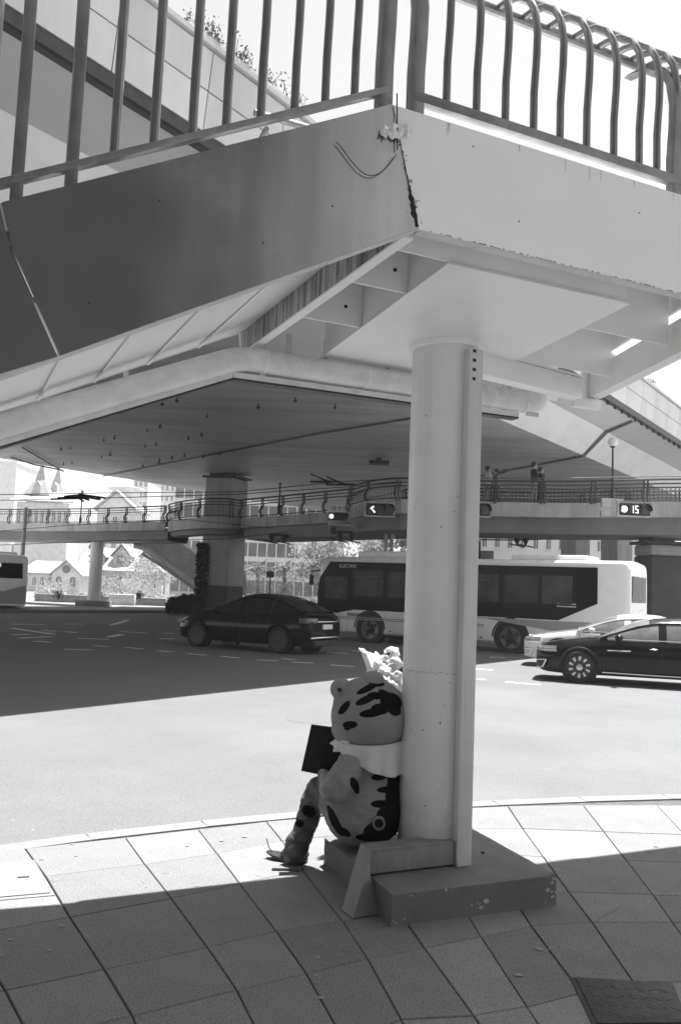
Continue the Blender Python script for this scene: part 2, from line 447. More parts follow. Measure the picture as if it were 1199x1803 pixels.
# grimy seam at the bend
bm_ = MB(); rows = []
for i in range(30):
    t = i / 29; s_ = 1.553 + .133 * t; z_ = 3.645 - .485 * t
    w_ = (.0022 + .013 * max(0, t - .35) ** 1.6 + (.006 if .72 < t < .9 else 0)) * random.uniform(.55, 1.5)
    rows.append([W(s_ - w_ * random.uniform(.6, 1.2), CF - .003, z_), W(s_ + w_ * random.uniform(.6, 1.4), CF - .003, z_)])
bm_.grid(rows)
for i in range(70):
    t = random.random() ** .45; s_ = 1.553 + .133 * t; z_ = 3.645 - .485 * t
    p = W(s_ + random.gauss(.004, .006 + .012 * t), CF - .0035, z_ + random.gauss(0, .015)); q = random.uniform(.001, .0038)
    bm_.add([p - E_ * q, p - Vector((0, 0, q * 1.6)), p + E_ * q * .8, p + Vector((0, 0, q * 1.2))], [(0, 1, 2, 3)])
stuff(bm_.build('grime_seam', MT['dirt'], stair))
# taped patch and loose wire near the top of the bend
rows = []
for i in range(15):
    t = i / 14; hgt = .035 * math.sin(math.pi * (.15 + .8 * t)) * random.uniform(.7, 1.3)
    rows.append([W(1.495 + .155 * t, CF - .004 - .022 * random.random(), 3.515 + .045 * t + (k - 1.5) / 1.5 * hgt + random.gauss(0, .004)) for k in range(4)])
MB().grid(rows).build('tape_patch', MT['paper'], stair, smooth=15)
MB().tube([W(1.30 + .27 * t, CF - .012, 3.42 - .16 * math.sin(math.pi * t * .8) ** 1.2 + .10 * t) for t in [i / 14 for i in range(15)]], .0022, 5).build('loose_wire', MT['dark'], stair)
MB().tube([W(1.575 - .01 * t, CF - .012, 3.46 + .24 * t) for t in [i / 6 for i in range(7)]], .003, 5).build('loose_wire', MT['dark'], stair)
# weld lines and small fixings in the plates
for s_, z_ in [(1.02, 2.95), (.62, 3.02), (1.30, 3.16), (.40, 2.60), (2.2, 3.3), (2.9, 3.5), (1.95, 3.58)]:
    MB().lathe([(.004, 0), (.003, -.002), (0, -.0025)], 8, W(s_, CF - .0005, z_), 'y').build('screw', MT['dark'], stair)
b = MB()
for i in range(14):                       # rain streaks from the top edge and dirt at the lower edge
    s_ = random.uniform(1.72, 4.2); w_ = random.uniform(.0008, .002); L_ = random.uniform(.02, .10) * random.random()
    b.add([W(s_ - w_, CF - .0012, ZT - .004), W(s_ + w_, CF - .0012, ZT - .004), W(s_ + w_ * .3, CF - .0012, ZT - L_ - .01), W(s_ - w_ * .3, CF - .0012, ZT - L_ - .01)], [(0, 1, 2, 3)])
for i in range(220):
    s_ = random.uniform(1.72, 4.2); q = random.uniform(.002, .012); z_ = ZB + random.uniform(0, .006)
    b.add([W(s_ - q, CF - .0012, ZB + .001), W(s_ + q, CF - .0012, ZB + .001), W(s_ + q * .4, CF - .0012, z_ + .002), W(s_ - q * .5, CF - .0012, z_ + .001)], [(0, 1, 2, 3)])
stuff(b.build('rain_streaks', MT['casing_low'], stair))
# bottom flanges
MB().prism([W(1.69, CF + .004, ZB - .002), W(-4.6, CF + .004, zb(-4.6)), W(-4.6, CF + .075, zb(-4.6)), W(1.69, CF + .075, ZB - .002)], (0, 0, .014)).build('bottom_flange', MT['casing'], stair)
MB().prism([W(1.70, CF + .004, ZB - .004), W(SR, CF + .004, ZB - .004), W(SR, CF + .05, ZB - .004), W(1.70, CF + .05, ZB - .004)], (0, 0, .012)).build('bottom_flange', MT['casing'], stair)
def zs(s): return ZB + .15 - .50 * (1.675 - s)
# underside of the flight, far stringer, treads
MB().prism([W(1.675, CF + .022, ZB + .150), W(-4.4, CF + .022, zs(-4.4)), W(-4.4, CB - .01, zs(-4.4)), W(1.675, CB - .01, ZB + .150)], (0, 0, .02)).build('flight_soffit', MT['white'], stair)
for i in range(16):
    s_ = 1.38 - .31 * i
    z_ = zs(s_) - .002
    MB().prism([W(s_, 3.55, z_), W(s_ - .012, 3.55, z_ - .006), W(s_ - .012, CB - .05, z_ - .022), W(s_, CB - .05, z_)], E_ * .012).build('stiffener', MT['white'], stair)
plate([(1.66, CB, ZB + .14), (-4.5, CB, zs(-4.5)), (-4.5, CB, zt(-4.5)), (1.60, CB, ZT)], .02, 'stringer_panel', MT['white'])
plate([(1.67, CB, ZB + .03), (SR, CB, ZB + .03), (SR, CB, ZT), (1.62, CB, ZT)], .02, 'landing_fascia', MT['white'])
for i in range(17):
    s_ = 1.5 - .30 * i; z_ = ZT - .10 - .159 * (i + 1)
    MB().prism([W(s_, CF + .03, z_), W(s_ - .31, CF + .03, z_), W(s_ - .31, CB - .01, z_), W(s_, CB - .01, z_)], (0, 0, .05)).build('tread', MT['concrete'], stair)
# landing: deck, cross web, box girder, ribs
MB().prism([W(1.70, CF + .022, 3.50), W(3.62, CF + .022, 3.50), W(4.16, 4.72, 3.50), W(4.2, CB, 3.50), W(1.70, CB, 3.50)], (0, 0, .07)).build('deck', MT['white'], stair)
MB().obox(W(1.678, CF + .08, ZB + .004), E_ * .014, N_ * (CB - CF - .09), (0, 0, .345)).build('cross_web', MT['rust'], stair)
MB().obox(W(1.668, CF + .08, ZB - .008), E_ * .05, N_ * (CB - CF - .09), (0, 0, .010)).build('bottom_flange', MT['white'], stair)
MB().prism([W(2.0, 3.22, ZB), W(3.044, 3.20, ZB), W(3.29, 4.95, ZB), W(2.15, 4.95, ZB)], (0, 0, .346)).build('box_girder', MT['white'], stair, bevel=.006)
MB().prism([W(1.985, 3.205, ZB - .009), W(3.056, 3.185, ZB - .009), W(3.304, 4.965, ZB - .009), W(2.135, 4.965, ZB - .009)], (0, 0, .0085)).build('girder_plate', MT['white'], stair)
for (x, y) in [(700, 440), (620, 497), (540, 560)]:
    p = U(x, y, ZB); c_ = p.dot(N_); left = 2.0 + .15 * (c_ - 3.22) / 1.73
    MB().obox(W(1.694, c_, ZB + .004), E_ * (left - 1.696), N_ * .012, (0, 0, .34)).build('rib', MT['white'], stair)
    MB().lathe([(.010, 0), (.010, .004), (0.0, .005)], 12, W((1.7 + left) / 2 + .09, c_ - .004, ZB + .11), 'y').build('drain_hole', MT['dirt'], stair)
for c_ in (3.63, 4.35):
    r0 = 3.05 + .25 * (c_ - 3.2) / 1.75
    MB().obox(W(r0, c_, ZB + .004), E_ * (3.58 + .314 * (c_ - 3.0) - r0), N_ * .012, (0, 0, .34)).build('rib', MT['white'], stair)
# end beam, its hanger, and the arm from the casing post
e0, e1 = W(3.60, 3.0, ZB - .06), W(4.14, 4.72, ZB - .06)
MB().obox(e0, e1 - e0, E_ * .09, (0, 0, .20)).build('end_beam', MT['white'], stair, bevel=.006)
MB().obox(e0 + Vector((0, 0, .26)), e1 - e0, E_ * .02, (0, 0, .16)).build('end_plate', MT['white'], stair)
MB().obox(e1 + Vector((0, 0, -.03)) - E_ * .03, E_ * .08, N_ * .05, (0, 0, .42)).build('hanger', MT['white'], stair, bevel=.004)
MB().obox(e1 - E_ * .16 - N_ * .04 + Vector((0, 0, -.08)), E_ * .24, N_ * .05, (0, 0, .07)).build('bracket', MT['white'], stair, bevel=.004)
a0, a1 = U(842, 628, ZB - .04), U(1026, 676, ZB - .04)
ad = (a1 - a0); aq = Vector((-ad.y, ad.x, 0)).normalized()
MB().obox(a0 + Vector((0, 0, -.10)), ad, aq * .10, (0, 0, .14)).build('arm', MT['white'], stair, bevel=.005)
MB().obox(a0 + Vector((0, 0, .043)) - aq * .01, ad, aq * .12, (0, 0, .012)).build('arm_flange', MT['white'], stair)
MB().obox(a0 - aq * .002 + Vector((0, 0, -.08)), ad.normalized() * .012, aq * .09, (0, 0, .11)).build('arm_joint', MT['dark'], stair)
# unseen platform and flight, shaped to cast the shade on the right paving
MB().prism([W(3.34, 3.2, 4.30), W(4.28, 4.25, 4.30), W(4.10, 4.9, 4.30), W(4.28, 5.15, 4.30), W(8.0, 5.15, 4.30), W(8.0, 3.2, 4.30)], (0, 0, .09)).build('unseen_platform', MT['white'], stair)
MB().prism([W(8.0, 3.2, 4.1), W(8.0, 5.15, 4.1), W(12, 5.15, 6.2), W(12, 3.2, 6.2)], (0, 0, .3)).build('upper_flight', MT['white'], stair)
plate([(SR + .004, CF, ZB), (6.2, CF, ZB), (6.2, CF, ZT), (SR + .004, CF, ZT)], .02, 'landing_fascia', MT['white'])
# railing: rail, flat posts, bent bars
PROF = [(0, 0), (0, .20), (.014, .36), (.018, .48), (-.002, .60), (-.05, .69), (-.12, .75), (-.21, .785), (-.30, .80)]
PROF_L = [(0, 0), (0, .20), (.012, .38), (.015, .52), (.012, .70), (-.01, .84), (-.06, .94), (-.15, 1.0), (-.30, 1.02)]
rail_r = MB().build('railing', None, stair) if False else None
rl = MB()
def railbase(s): return (ZT + .075) if s > 1.55 else zt(s) + .075
rl.prism([W(1.545, CF + .01, ZT + .06), W(-4.4, CF + .01, zt(-4.4) + .06), W(-4.4, CF + .05, zt(-4.4) + .06), W(1.545, CF + .05, ZT + .06)], (0, 0, .03))
railing = rl.build('railing', MT['rail'], stair, bevel=.003)
b = MB(); b.prism([W(1.66, CF + .01, ZT + .058), W(SR, CF + .01, ZT + .058), W(SR, CF + .05, ZT + .058), W(1.66, CF + .05, ZT + .058)], (0, 0, .045))
railing2 = b.build('railing', MT['rail'], stair, bevel=.003)
def on_front(x, y):
    d = ray(x, y); t = CF / d.dot(N_); return (EYE + d * t).dot(E_)
bars_l = [on_front(x, y) for x, y in [(205, 250), (275, 235), (343, 222), (403, 208), (464, 195), (524, 182), (578, 170), (630, 158)]]
dl = (bars_l[0] - bars_l[-1]) / 7
bars_l += [on_front(68, 280) + .0] if False else []
s_ = on_front(125, 300) + 2 * dl
while s_ > -4.2: bars_l.append(s_); s_ += dl
bars_r = [on_front(x, y) for x, y in [(792, 190), (845, 208), (896, 226), (946, 243), (993, 260), (1040, 276), (1088, 292), (1133, 305)]]
s_ = bars_r[-1] + .115
while s_ < SR - .05: bars_r.append(s_); s_ += .115
def bar_mesh(r, prof):
    b = MB(); b.tube([N_ * (-o_ + .03) + Vector((0, 0, z_)) for o_, z_ in prof], r, 10); return b.mesh('baluster')
bm1 = bar_mesh(.0175, PROF_L); bm1.materials.append(MT['rail']); bm1r = bar_mesh(.0175, PROF); bm1r.materials.append(MT['rail'])
for s_ in bars_l:
    o = link('baluster', bm1, None, railing); o.location = W(s_, CF, railbase(s_))
for s_ in bars_r:
    o = link('baluster', bm1r, None, railing2); o.location = W(s_, CF, railbase(s_) + .01)
def flat_post(s, parent, w=.055):
    zb_ = railbase(s) - .10; b = MB(); pr_ = [(0, -.02)] + (PROF_L if parent is railing else PROF)[1:]
    b.prism([W(s - w / 2, CF + .012 - o_, zb_ + z_ + .02) for o_, z_ in pr_] + [W(s - w / 2, CF + .06 - o_, zb_ + z_ + .02) for o_, z_ in reversed(pr_)], E_ * w)
    b.build('post', MT['rail'], parent, bevel=.004)
for x, y in [(30, 335), (127, 318)]: flat_post(on_front(x, y), railing, .04)
flat_post(on_front(682, 175), railing, .065); flat_post(on_front(738, 188), railing2, .065)
flat_post(3.0 + .16, railing2, .06); flat_post(4.2, railing2, .06)
for s in (-1.2, -2.6, -4.1): flat_post(s, railing, .04)
for h_, in_, r_ in ((.80, .33, .024), (.92, .33, .02)):
    MB().tube([W(1.50, CF + in_, ZT + .29 + h_), W(-4.3, CF + in_, zt(-4.3) + .29 + h_)], r_, 10).build('handrail', MT['rail'], railing)
    MB().tube([W(1.62, CF + in_, ZT + .07 + h_), W(SR, CF + in_, ZT + .07 + h_)], r_, 10).build('handrail', MT['rail'], railing2)
# far side railing of landing and flight, lower part only shows through the bars
rr = MB(); rr.tube([W(1.6, CB - .03, ZT + .07), W(SR, CB - .03, ZT + .07)], .018, 6); rl3 = rr.build('railing', MT['rail'], stair)
MB().tube([W(1.6, CB - .25, ZT + 1.0), W(SR, CB - .25, ZT + 1.0)], .022, 8).build('handrail', MT['rail'], rl3)
bm2 = MB(); bm2.tube([N_ * (o_ - .03) + Vector((0, 0, z_)) for o_, z_ in PROF], .0165, 8); bm2 = bm2.mesh('baluster'); bm2.materials.append(MT['rail'])
s_ = 1.66
while s_ < SR: o = link('baluster', bm2, None, rl3); o.location = W(s_, CB, ZT + .07); s_ += .125

# ------------------------------------------------------------------ duct along the back of landing and flight
duct = empty('drain_duct', W(1.66, 5.2, 2.9), 0, 'fat white jacketed pipe running under the back edge of the stair', 'pipe')
DC, DZ = 4.95, 3.057
path = [W(s, DC, DZ) for s in (3.72, 3.3, 2.9, 2.5, 2.1, 1.86)]
bend = [W(1.70, DC, DZ), W(1.63, DC, DZ - .003), W(1.57, DC, DZ - .014), W(1.51, DC, DZ - .034)]
def dz(s): return DZ - .02 - .437 * (1.54 - s) - (.11 * (.1 - s) if s < .1 else 0)
down = [W(s, DC, dz(s)) for s in (1.4, .9, .3, .1, -.4, -1.2, -2.2, -3.2)]
od = duct.location.copy()
MB().tube(path + bend + down, .075, 20).build('pipe_run', MT['pipe'], duct, off=od)
for s in (3.45, 3.0, 2.45, 2.0, 1.74):
    MB().tube([W(s, DC, DZ), W(s + .012, DC, DZ)], .0775, 20).build('joint_band', MT['white'], duct, off=od)
    MB().obox(W(s + .15, DC - .01, DZ + .08), E_ * .03, N_ * .02, (0, 0, .12)).build('pipe_hanger', MT['casing'], duct, off=od)
el = [W(3.72, DC, DZ), W(3.80, DC, DZ + .005), W(3.87, DC + .02, DZ + .03), W(3.92, DC + .06, DZ + .07), W(3.95, DC + .12, DZ + .10), W(3.98, DC + .22, DZ + .12)]
MB().tube(el, .079, 20).build('elbow', MT['pipe'], duct, off=od)
MB().obox(W(3.70, DC - .10, DZ - .12), E_ * .10, N_ * .02, (0, 0, .03)).build('bracket', MT['casing'], duct, off=od)
# ledge beam below the duct
lb = empty('edge_beam', W(1.7, 5.0, 2.8), 0, 'slim pale beam just beneath the white pipe', 'beam')
ol = lb.location.copy()
def run(pts, c0, c1, z_, h_, name, mat):
    b = MB(); b.grid([[W(s, c0, z), W(s, c1, z), W(s, c1, z + h_), W(s, c0, z + h_)] for s, z in [(s, z + z_) for s, z in pts]], closed=True)
    n_ = len(b.v); b.f += [(3, 2, 1, 0), (n_ - 4, n_ - 3, n_ - 2, n_ - 1)]; b.m += [0, 0]
    b.build(name, mat, lb, off=ol, fixn=True)
for pts in ([(1.55, DZ - .015), (3.7, DZ)], [(1.546, DZ - .017), (.9, dz(.9)), (.1, dz(.1)), (-3.2, dz(-3.2))]):
    run(pts, 4.95, 5.02, -.115, .035, 'beam', MT['pipe'])
    run(pts, 4.952, 5.03, -.128, .0125, 'bottom_strip', MT['dark'])
for s in (1.75, 2.4, 3.1, 3.6, .9, .2, -1, -2, -3):
    MB().obox(W(s, 5.021, (DZ if s > 1.55 else dz(s)) - .11), E_ * .03, N_ * .012, (0, 0, .24)).build('strap', MT['pipe'], lb, off=ol)

# ------------------------------------------------------------------ column, plinth, cable casing
CC = Vector((.605, 5.06, 0))
colm = empty('bridge_column', (CC.x, CC.y, .16), 0, 'round pale painted column holding up the stair landing', 'column')
b = MB(); b.lathe([(.205, .161), (.2055, 1.2), (.205, 1.205), (.205, 2.4), (.205, ZB - .011)], 40, CC); b.build('shaft', MT['column'], colm, off=colm.location)
b = MB(); b.lathe([(.222, ZB - .045), (.226, ZB - .04), (.226, ZB - .0095)], 40, CC); b.build('collar', MT['white'], colm, off=colm.location)
b = MB()
for i in range(34):                       # scuffs and chips in the column paint
    a = R(random.uniform(190, 320)); z = random.choice([random.uniform(.25, 1.3), random.uniform(.25, 3.0)]); q = random.uniform(.0015, .006); rr = .2062
    t_ = Vector((-math.sin(a), math.cos(a), 0)); p = CC + Vector((rr * math.cos(a), rr * math.sin(a), z))
    b.add([p - t_ * q, p - Vector((0, 0, q * random.uniform(.6, 2.4))), p + t_ * q * .8, p + Vector((0, 0, q))], [(0, 1, 2, 3)])
for k in range(40):                       # hairline crack where the coat ends
    a = R(200 + 100 * k / 40); a2 = R(200 + 100 * (k + 1) / 40); w = .0012 * random.random() + .0004; z = 1.205 + .004 * math.sin(k)
    b.add([CC + Vector((.2064 * math.cos(x), .2064 * math.sin(x), z + d)) for x, d in ((a, -w), (a2, -w), (a2, w), (a, w))], [(0, 1, 2, 3)])
stuff(b.build('paint_scuffs', MT['plinth'], colm, off=colm.location))
pl = [Vector((-.02, 5.31, 0)), Vector((.33, 4.375, 0)), Vector((1.245, 4.775, 0)), Vector((.895, 5.71, 0))]
b = MB(); b.prism([p + Vector((0, 0, -.01)) for p in pl], (0, 0, .17))
me = b.mesh('plinth'); bm = bmesh.new(); bm.from_mesh(me)
bmesh.ops.subdivide_edges(bm, edges=bm.edges, cuts=26, use_grid_fill=True)
for v in bm.verts:
    on = sum([abs(v.co.z - .16) < .001, min(((v.co.xy - a.xy).cross((pl[(i + 1) % 4] - a).xy.normalized()) if False else abs((v.co.xy - a.xy).dot(Vector((-(pl[(i + 1) % 4] - a).y, (pl[(i + 1) % 4] - a).x)).normalized()))) for i, a in enumerate(pl)) < .001])
    if on == 2 or (on == 1 and v.co.z < .1 and False):
        k = random.random(); cdist = (Vector((v.co.x, v.co.y, 0)) - pl[2]).length
        v.co.z -= .003 + .006 * k * k + (.025 * k if cdist < .08 else 0)
        ctr = Vector((.61, 5.04)); dd = (ctr - v.co.xy).normalized()
        v.co.x += dd.x * (.003 + .008 * k * k); v.co.y += dd.y * (.003 + .008 * k * k)
bm.to_mesh(me); bm.free()
me.set_sharp_from_angle(angle=R(40))
plinth = tag(link('plinth', me, MT['plinth']), 'square grey concrete plinth with chipped corners at the column foot', 'plinth')
b = MB()
for i in range(26):                       # flaked paint near the right corner and along the front face
    if i < 13: q = pl[2].lerp(pl[1], abs(random.gauss(0, .05))); z = random.uniform(.01, .15)
    else: q = pl[1].lerp(pl[2], random.choice([.5, .53, .47, .1, .3, .02]) + random.gauss(0, .015)); z = random.choice([.05, .06, .15, .03]) + random.gauss(0, .008)
    z = min(max(z, .012), .148)
    d = (pl[2] - pl[1]).normalized(); nn = Vector((d.y, -d.x, 0)); k = random.uniform(.003, .009) if i % 4 else random.uniform(.010, .018)
    p = q + nn * .0015 + Vector((0, 0, z))
    b.add([p + (d * math.cos(t) * k * random.uniform(.5, 1.3) + Vector((0, 0, 1)) * math.sin(t) * k * random.uniform(.4, 1)) for t in (0, 1.05, 2.1, 3.14, 4.2, 5.2)], [(0, 1, 2, 3, 4, 5)])
stuff(b.build('paint_flakes', MT['chip'], plinth))
MB().lathe([(.013, 0), (.011, .010), (0.001, .012)], 8, U(850, 1503, .16)).build('stone_chip', MT['dark'], plinth)
cs = empty('cable_casing', U(818, 1528, .161), 0, 'pale steel cable casing climbing the column and bending over the plinth', 'cable casing')
oc = cs.location.copy()
pn = U(805, 1528, .162)                    # near left corner of the upright
MB().obox(pn, E_ * .092, N_ * .15, (0, 0, ZB - .075 - .162)).build('upright', MT['casing'], cs, off=oc, bevel=.004)
MB().obox(pn - E_ * .003 + N_ * .002 + Vector((0, 0, .02)), E_ * .0028, N_ * .045, (0, 0, ZB - .30)).build('cover_strip', MT['casing'], cs, off=oc)
for i in range(7): MB().lathe([(.0055, 0), (.0055, .003), (0, .0035)], 8, pn - E_ * .0045 + N_ * .085 + Vector((0, 0, .86 + .04 * i)), 'x').build('rivet', MT['dark'], cs, off=oc)
for i in range(4): MB().obox(pn - N_ * .002 + E_ * .02 + Vector((0, 0, ZB - .10 - .162 - .055 * i)), E_ * .022, N_ * .0025, (0, 0, .018)).build('slot', MT['black'], cs, off=oc)
# lower leg: horizontal run then sloping down over the plinth edge
h0 = pn + N_ * .02; ln = .52
zz = .172
MB().obox(h0 - E_ * .004 + Vector((0, 0, zz - .162)), -E_ * ln, N_ * .12, (0, 0, .118)).build('floor_run', MT['casing_low'], cs, off=oc, bevel=.005)
MB().obox(h0 - E_ * .004 + Vector((0, 0, zz + .119 - .162)) - N_ * .006, -E_ * (ln + .004), N_ * .13, (0, 0, .006)).build('floor_run_lid', MT['casing_low'], cs, off=oc, bevel=.002)
k0 = h0 - E_ * (ln + .004)
dirn = (-E_ * .40 - N_ * .10)
tp = [k0 + Vector((0, 0, zz + .122 - .162)), k0 + Vector((0, 0, zz - .162 - .0))]
bt = [k0 - E_ * .14 - N_ * .10 + Vector((0, 0, .004 - .162)), k0 + E_ * .03 - N_ * .10 + Vector((0, 0, .004 - .162))]
MB().prism([tp[0], tp[1], bt[1], bt[0]], N_ * .12).build('down_leg', MT['casing_low'], cs, off=oc, bevel=.004)
MB().prism([tp[0] + Vector((0, 0, .004)) - N_ * .006, tp[0] + Vector((0, 0, .0005)) - N_ * .006, bt[0] - N_ * .006, bt[0] - E_ * .007 - N_ * .006], N_ * .132).build('down_leg_lid', MT['casing_low'], cs, off=oc)

# ================================================================== ELEVATED HIGHWAY
HA = R(35.5); HM = Vector((math.sin(HA), math.cos(HA), 0)); HN = Vector((math.cos(HA), -math.sin(HA), 0))
def hw(m, c, z):
    k = 0
    return HM * m + HN * (c + k) + Vector((0, 0, z))
hway = empty('elevated_highway', hw(10, -26, 8), 0, 'wide elevated highway deck overhead with stained soffit and white panelled parapet', 'highway')
oh = hway.location.copy()
MS = [-30, -14, 0, 8, 16, 24, 30, 34, 38, 42, 46, 50, 55, 60, 66, 72, 80]
XS = [(-41.3, 8.0), (-13.0, 8.0), (-12.0, 9.0), (-10.75, 9.38), (-10.46, 9.40)]
def strip(i, j, name, mat, ms=None, lift=0):
    b = MB(); b.grid([[hw(m, *XS[i]), hw(m, *XS[j])] for m in (ms or MS)]); return b.build(name, mat, hway, off=oh, smooth=0)
hsof = strip(0, 1, 'soffit', MT['hw_soffit']); strip(1, 2, 'web', MT['hw_web']); strip(2, 3, 'wing', MT['hw_wing'])
# far side and road deck close the box
b = MB(); b.grid([[hw(m, -41.3, 8.0), hw(m, -42.3, 9.0), hw(m, -44, 9.4), hw(m, -44.2, 11.0), hw(m, -43.9, 11.0), hw(m, -43.9, 9.9), hw(m, -10.75, 9.9), hw(m, -10.62, 9.9)] for m in MS]); b.build('deck', MT['concrete'], hway, off=oh, smooth=0)
# edge gutter, parapet core and panels
b = MB(); b.grid([[hw(m, -10.75, 9.378), hw(m, -10.50, 9.30), hw(m, -10.42, 9.30), hw(m, -10.40, 9.52), hw(m, -10.55, 9.52)] for m in MS]); b.build('edge_gutter', MT['dark'], hway, off=oh, smooth=0)
b = MB(); b.grid([[hw(m, -10.46, 9.5), hw(m, -10.28, 11.0), hw(m, -10.55, 11.0), hw(m, -10.60, 9.9)] for m in MS]); b.build('parapet', MT['hw_wing'], hway, off=oh, smooth=0)
m = -8.0
while m < 62:
    m2 = m + 1.98
    for c0, z0, c1, z1 in ((-10.40, 9.52, -10.325, 10.20), (-10.323, 10.225, -10.25, 10.9)):
        b = MB(); p = [hw(m, c0, z0), hw(m2, c0, z0), hw(m2, c1, z1), hw(m, c1, z1)]
        b.prism(p, HN * .03); b.build('parapet_panel', MT['hw_panel'], hway, off=oh, bevel=.01)
    b = MB(); b.prism([hw(m, -10.62, 10.95), hw(m2 + .016, -10.62, 10.95), hw(m2 + .016, -10.16, 10.95), hw(m, -10.16, 10.95)], (0, 0, .09)); b.build('coping', MT['hw_panel'], hway, off=oh)
    m += 2.0
m = 26.0
while m < 46:
    b = MB(); b.cbox(hw(m, -10.52, 9.20), .10, .12, .12, HA); b.build('edge_bracket', MT['dark'], hway, off=oh); m += .9
# cross joints under the deck
def joint(pts, w=.22):
    b = MB(); b.grid([[p + Vector((0, 0, -.02)) - HM * w / 2, p + Vector((0, 0, -.02)) + HM * w / 2] for p in pts]); b.build('expansion_joint', MT['dark'], hway, off=oh, smooth=0)
j1 = [U(180, 838, 7.99), U(560, 763, 7.99), U(845, 716, 7.99)]
joint(j1)
jm = 36.6
joint([hw(jm + (-20.3 + 13.2) * -.62, -20.3, 8), hw(jm, -13.0, 7.98), hw(jm - .1, -11.94, 8.96), hw(jm - .2, -10.8, 9.33)], .3)
joint([U(640, 879, 7.99), U(780, 849, 7.99), U(842, 838, 7.99)], .25)
# bolts and drain stubs hanging from the soffit
for x, y in [(286, 706), (312, 700), (183, 771), (202, 767), (260, 754), (282, 747), (256, 782), (275, 778), (332, 768), (355, 762), (281, 807), (303, 803), (325, 799), (358, 801), (387, 796), (108, 788), (124, 785), (179, 801), (194, 797), (112, 814), (127, 812), (252, 817), (280, 812), (365, 728), (455, 662 + 50), (520, 700), (590, 712)]:
    p = U(x, y, 7.98); r_ = random.uniform(.045, .075)
    b = MB(); b.lathe([(r_ * .45, .02), (r_ * .45, -.09), (r_, -.09), (r_, -.13), (r_ * .4, -.135), (r_ * .4, -.17)], 8, p); b.build('soffit_bolt', MT['dark'], hway, off=oh)
p = U(667, 818, 7.7); b = MB(); b.cbox(p, .95, .55, .18); b.cbox(p + Vector((0, 0, .18)), .3, .3, .12); tag(b.build('soffit_lamp', MT['dark'], bevel=.03), 'small dark lamp box fixed under the highway soffit', 'lamp')
# loose cables under the left corner
for pts in ([(20, 805), (60, 818), (110, 828)], [(40, 788), (80, 812), (112, 830)]):
    b = MB(); b.tube([U(x, y, 7.9) for x, y in pts], .04, 5); b.build('soffit_cable', MT['dark'], hway, off=oh)

def leaves(b, n, cfun, size, rnd=random):
    for i in range(n):
        p = Vector(cfun()); d = Vector((rnd.gauss(0, 1), rnd.gauss(0, 1), rnd.gauss(0, 1))).normalized()
        q = d.cross(Vector((rnd.gauss(0, 1), rnd.gauss(0, 1), rnd.gauss(0, 1)))).normalized(); k = size * rnd.uniform(.6, 1.3)
        r_ = d.cross(q)
        b.add([p - d * k, p + q * k * .45 + r_ * k * .12, p + d * k, p - q * k * .45 + r_ * k * .12], [(0, 1, 2, 3)])
# plants in the parapet planters
PLBL = ['bushy plant in the parapet planter nearest the overhead railing end', 'fullest leafy plant in the row of planters on the highway parapet', 'small plant in the parapet planter between two fuller ones',
        'lone airy plant in a planter midway along the parapet row', 'dense dark plant in a parapet planter close above the stair rail', 'sparse little plant in the last parapet planter above the stair rail',
        'leafy plant on the far parapet beyond the landing end beam', 'second leafy plant on the far parapet beyond the landing end beam']
for i, (x, y, n) in enumerate([(345, 72, 150), (372, 92, 170), (398, 108, 90), (437, 132, 110), (490, 168, 160), (520, 186, 60), (1105, 655, 120), (1135, 680, 110)]):
    p0 = U(x, y, 11.15); m_ = p0.dot(HM)
    r = empty('parapet_plant', hw(m_, -10.38, 11.0), 0, PLBL[i], 'plant')
    pb = MB(); pb.obox(hw(m_ - .4, -10.55, 11.041), HM * .8, HN * .3, (0, 0, .14)); pb.build('planter_box', MT['hw_panel'], r, off=r.location)
    st = MB(); lf = MB()
    for k in range(9):
        a = hw(m_ + random.uniform(-.35, .35), -10.4, 11.14); t_ = a + Vector((random.gauss(0, .12), random.gauss(0, .12), random.uniform(.15, .48)))
        st.tube([a, a.lerp(t_, .5) + Vector((random.gauss(0, .03), random.gauss(0, .03), 0)), t_], .006, 4)
        leaves(lf, n // 9, lambda a=a, t_=t_: a.lerp(t_, random.uniform(.2, 1.05)) + Vector((random.gauss(0, .06), random.gauss(0, .06), random.gauss(0, .05))), .038)
    st.build('stem', MT['bark'], r, off=r.location); stuff(lf.build('foliage', MT['plant'], r, off=r.location, smooth=0))

# ================================================================== HIGHWAY PIERS
def pier_at(x, Y, wx, wy, ztop, label, base_h=2.1, az=.0, name='highway_pier'):
    p = UY(x, 1030, Y); root = empty(name, (p.x, p.y, -.15), az, label, 'pier')
    b = MB(); b.box(-wx / 2, wx / 2, -wy / 2, wy / 2, base_h, ztop + .15 - .28); b.build('shaft', MT['pier'], root, bevel=.12, seg=3)
    b = MB(); b.box(-wx / 2 - .01, wx / 2 + .01, -wy / 2 - .01, wy / 2 + .01, 0, base_h); b.build('painted_base', MT['pier_dark'], root, bevel=.12, seg=3)
    b = MB(); b.box(-wx * .62, wx * .62, -wy * .5, wy * .5, ztop + .15 - .26, ztop + .15 - .14); b.box(-wx * .4, wx * .2, -wy * .4, wy * .4, ztop + .15 - .14, ztop + .149); b.build('bearing', MT['dark'], root)
    return root, p
pr, pp = pier_at(391, 48.6, 1.75, 1.9, 8.0, 'square pale highway pier with dark base and ivy, ringed by the footbridge', 1.75, R(-22))
iv = MB()
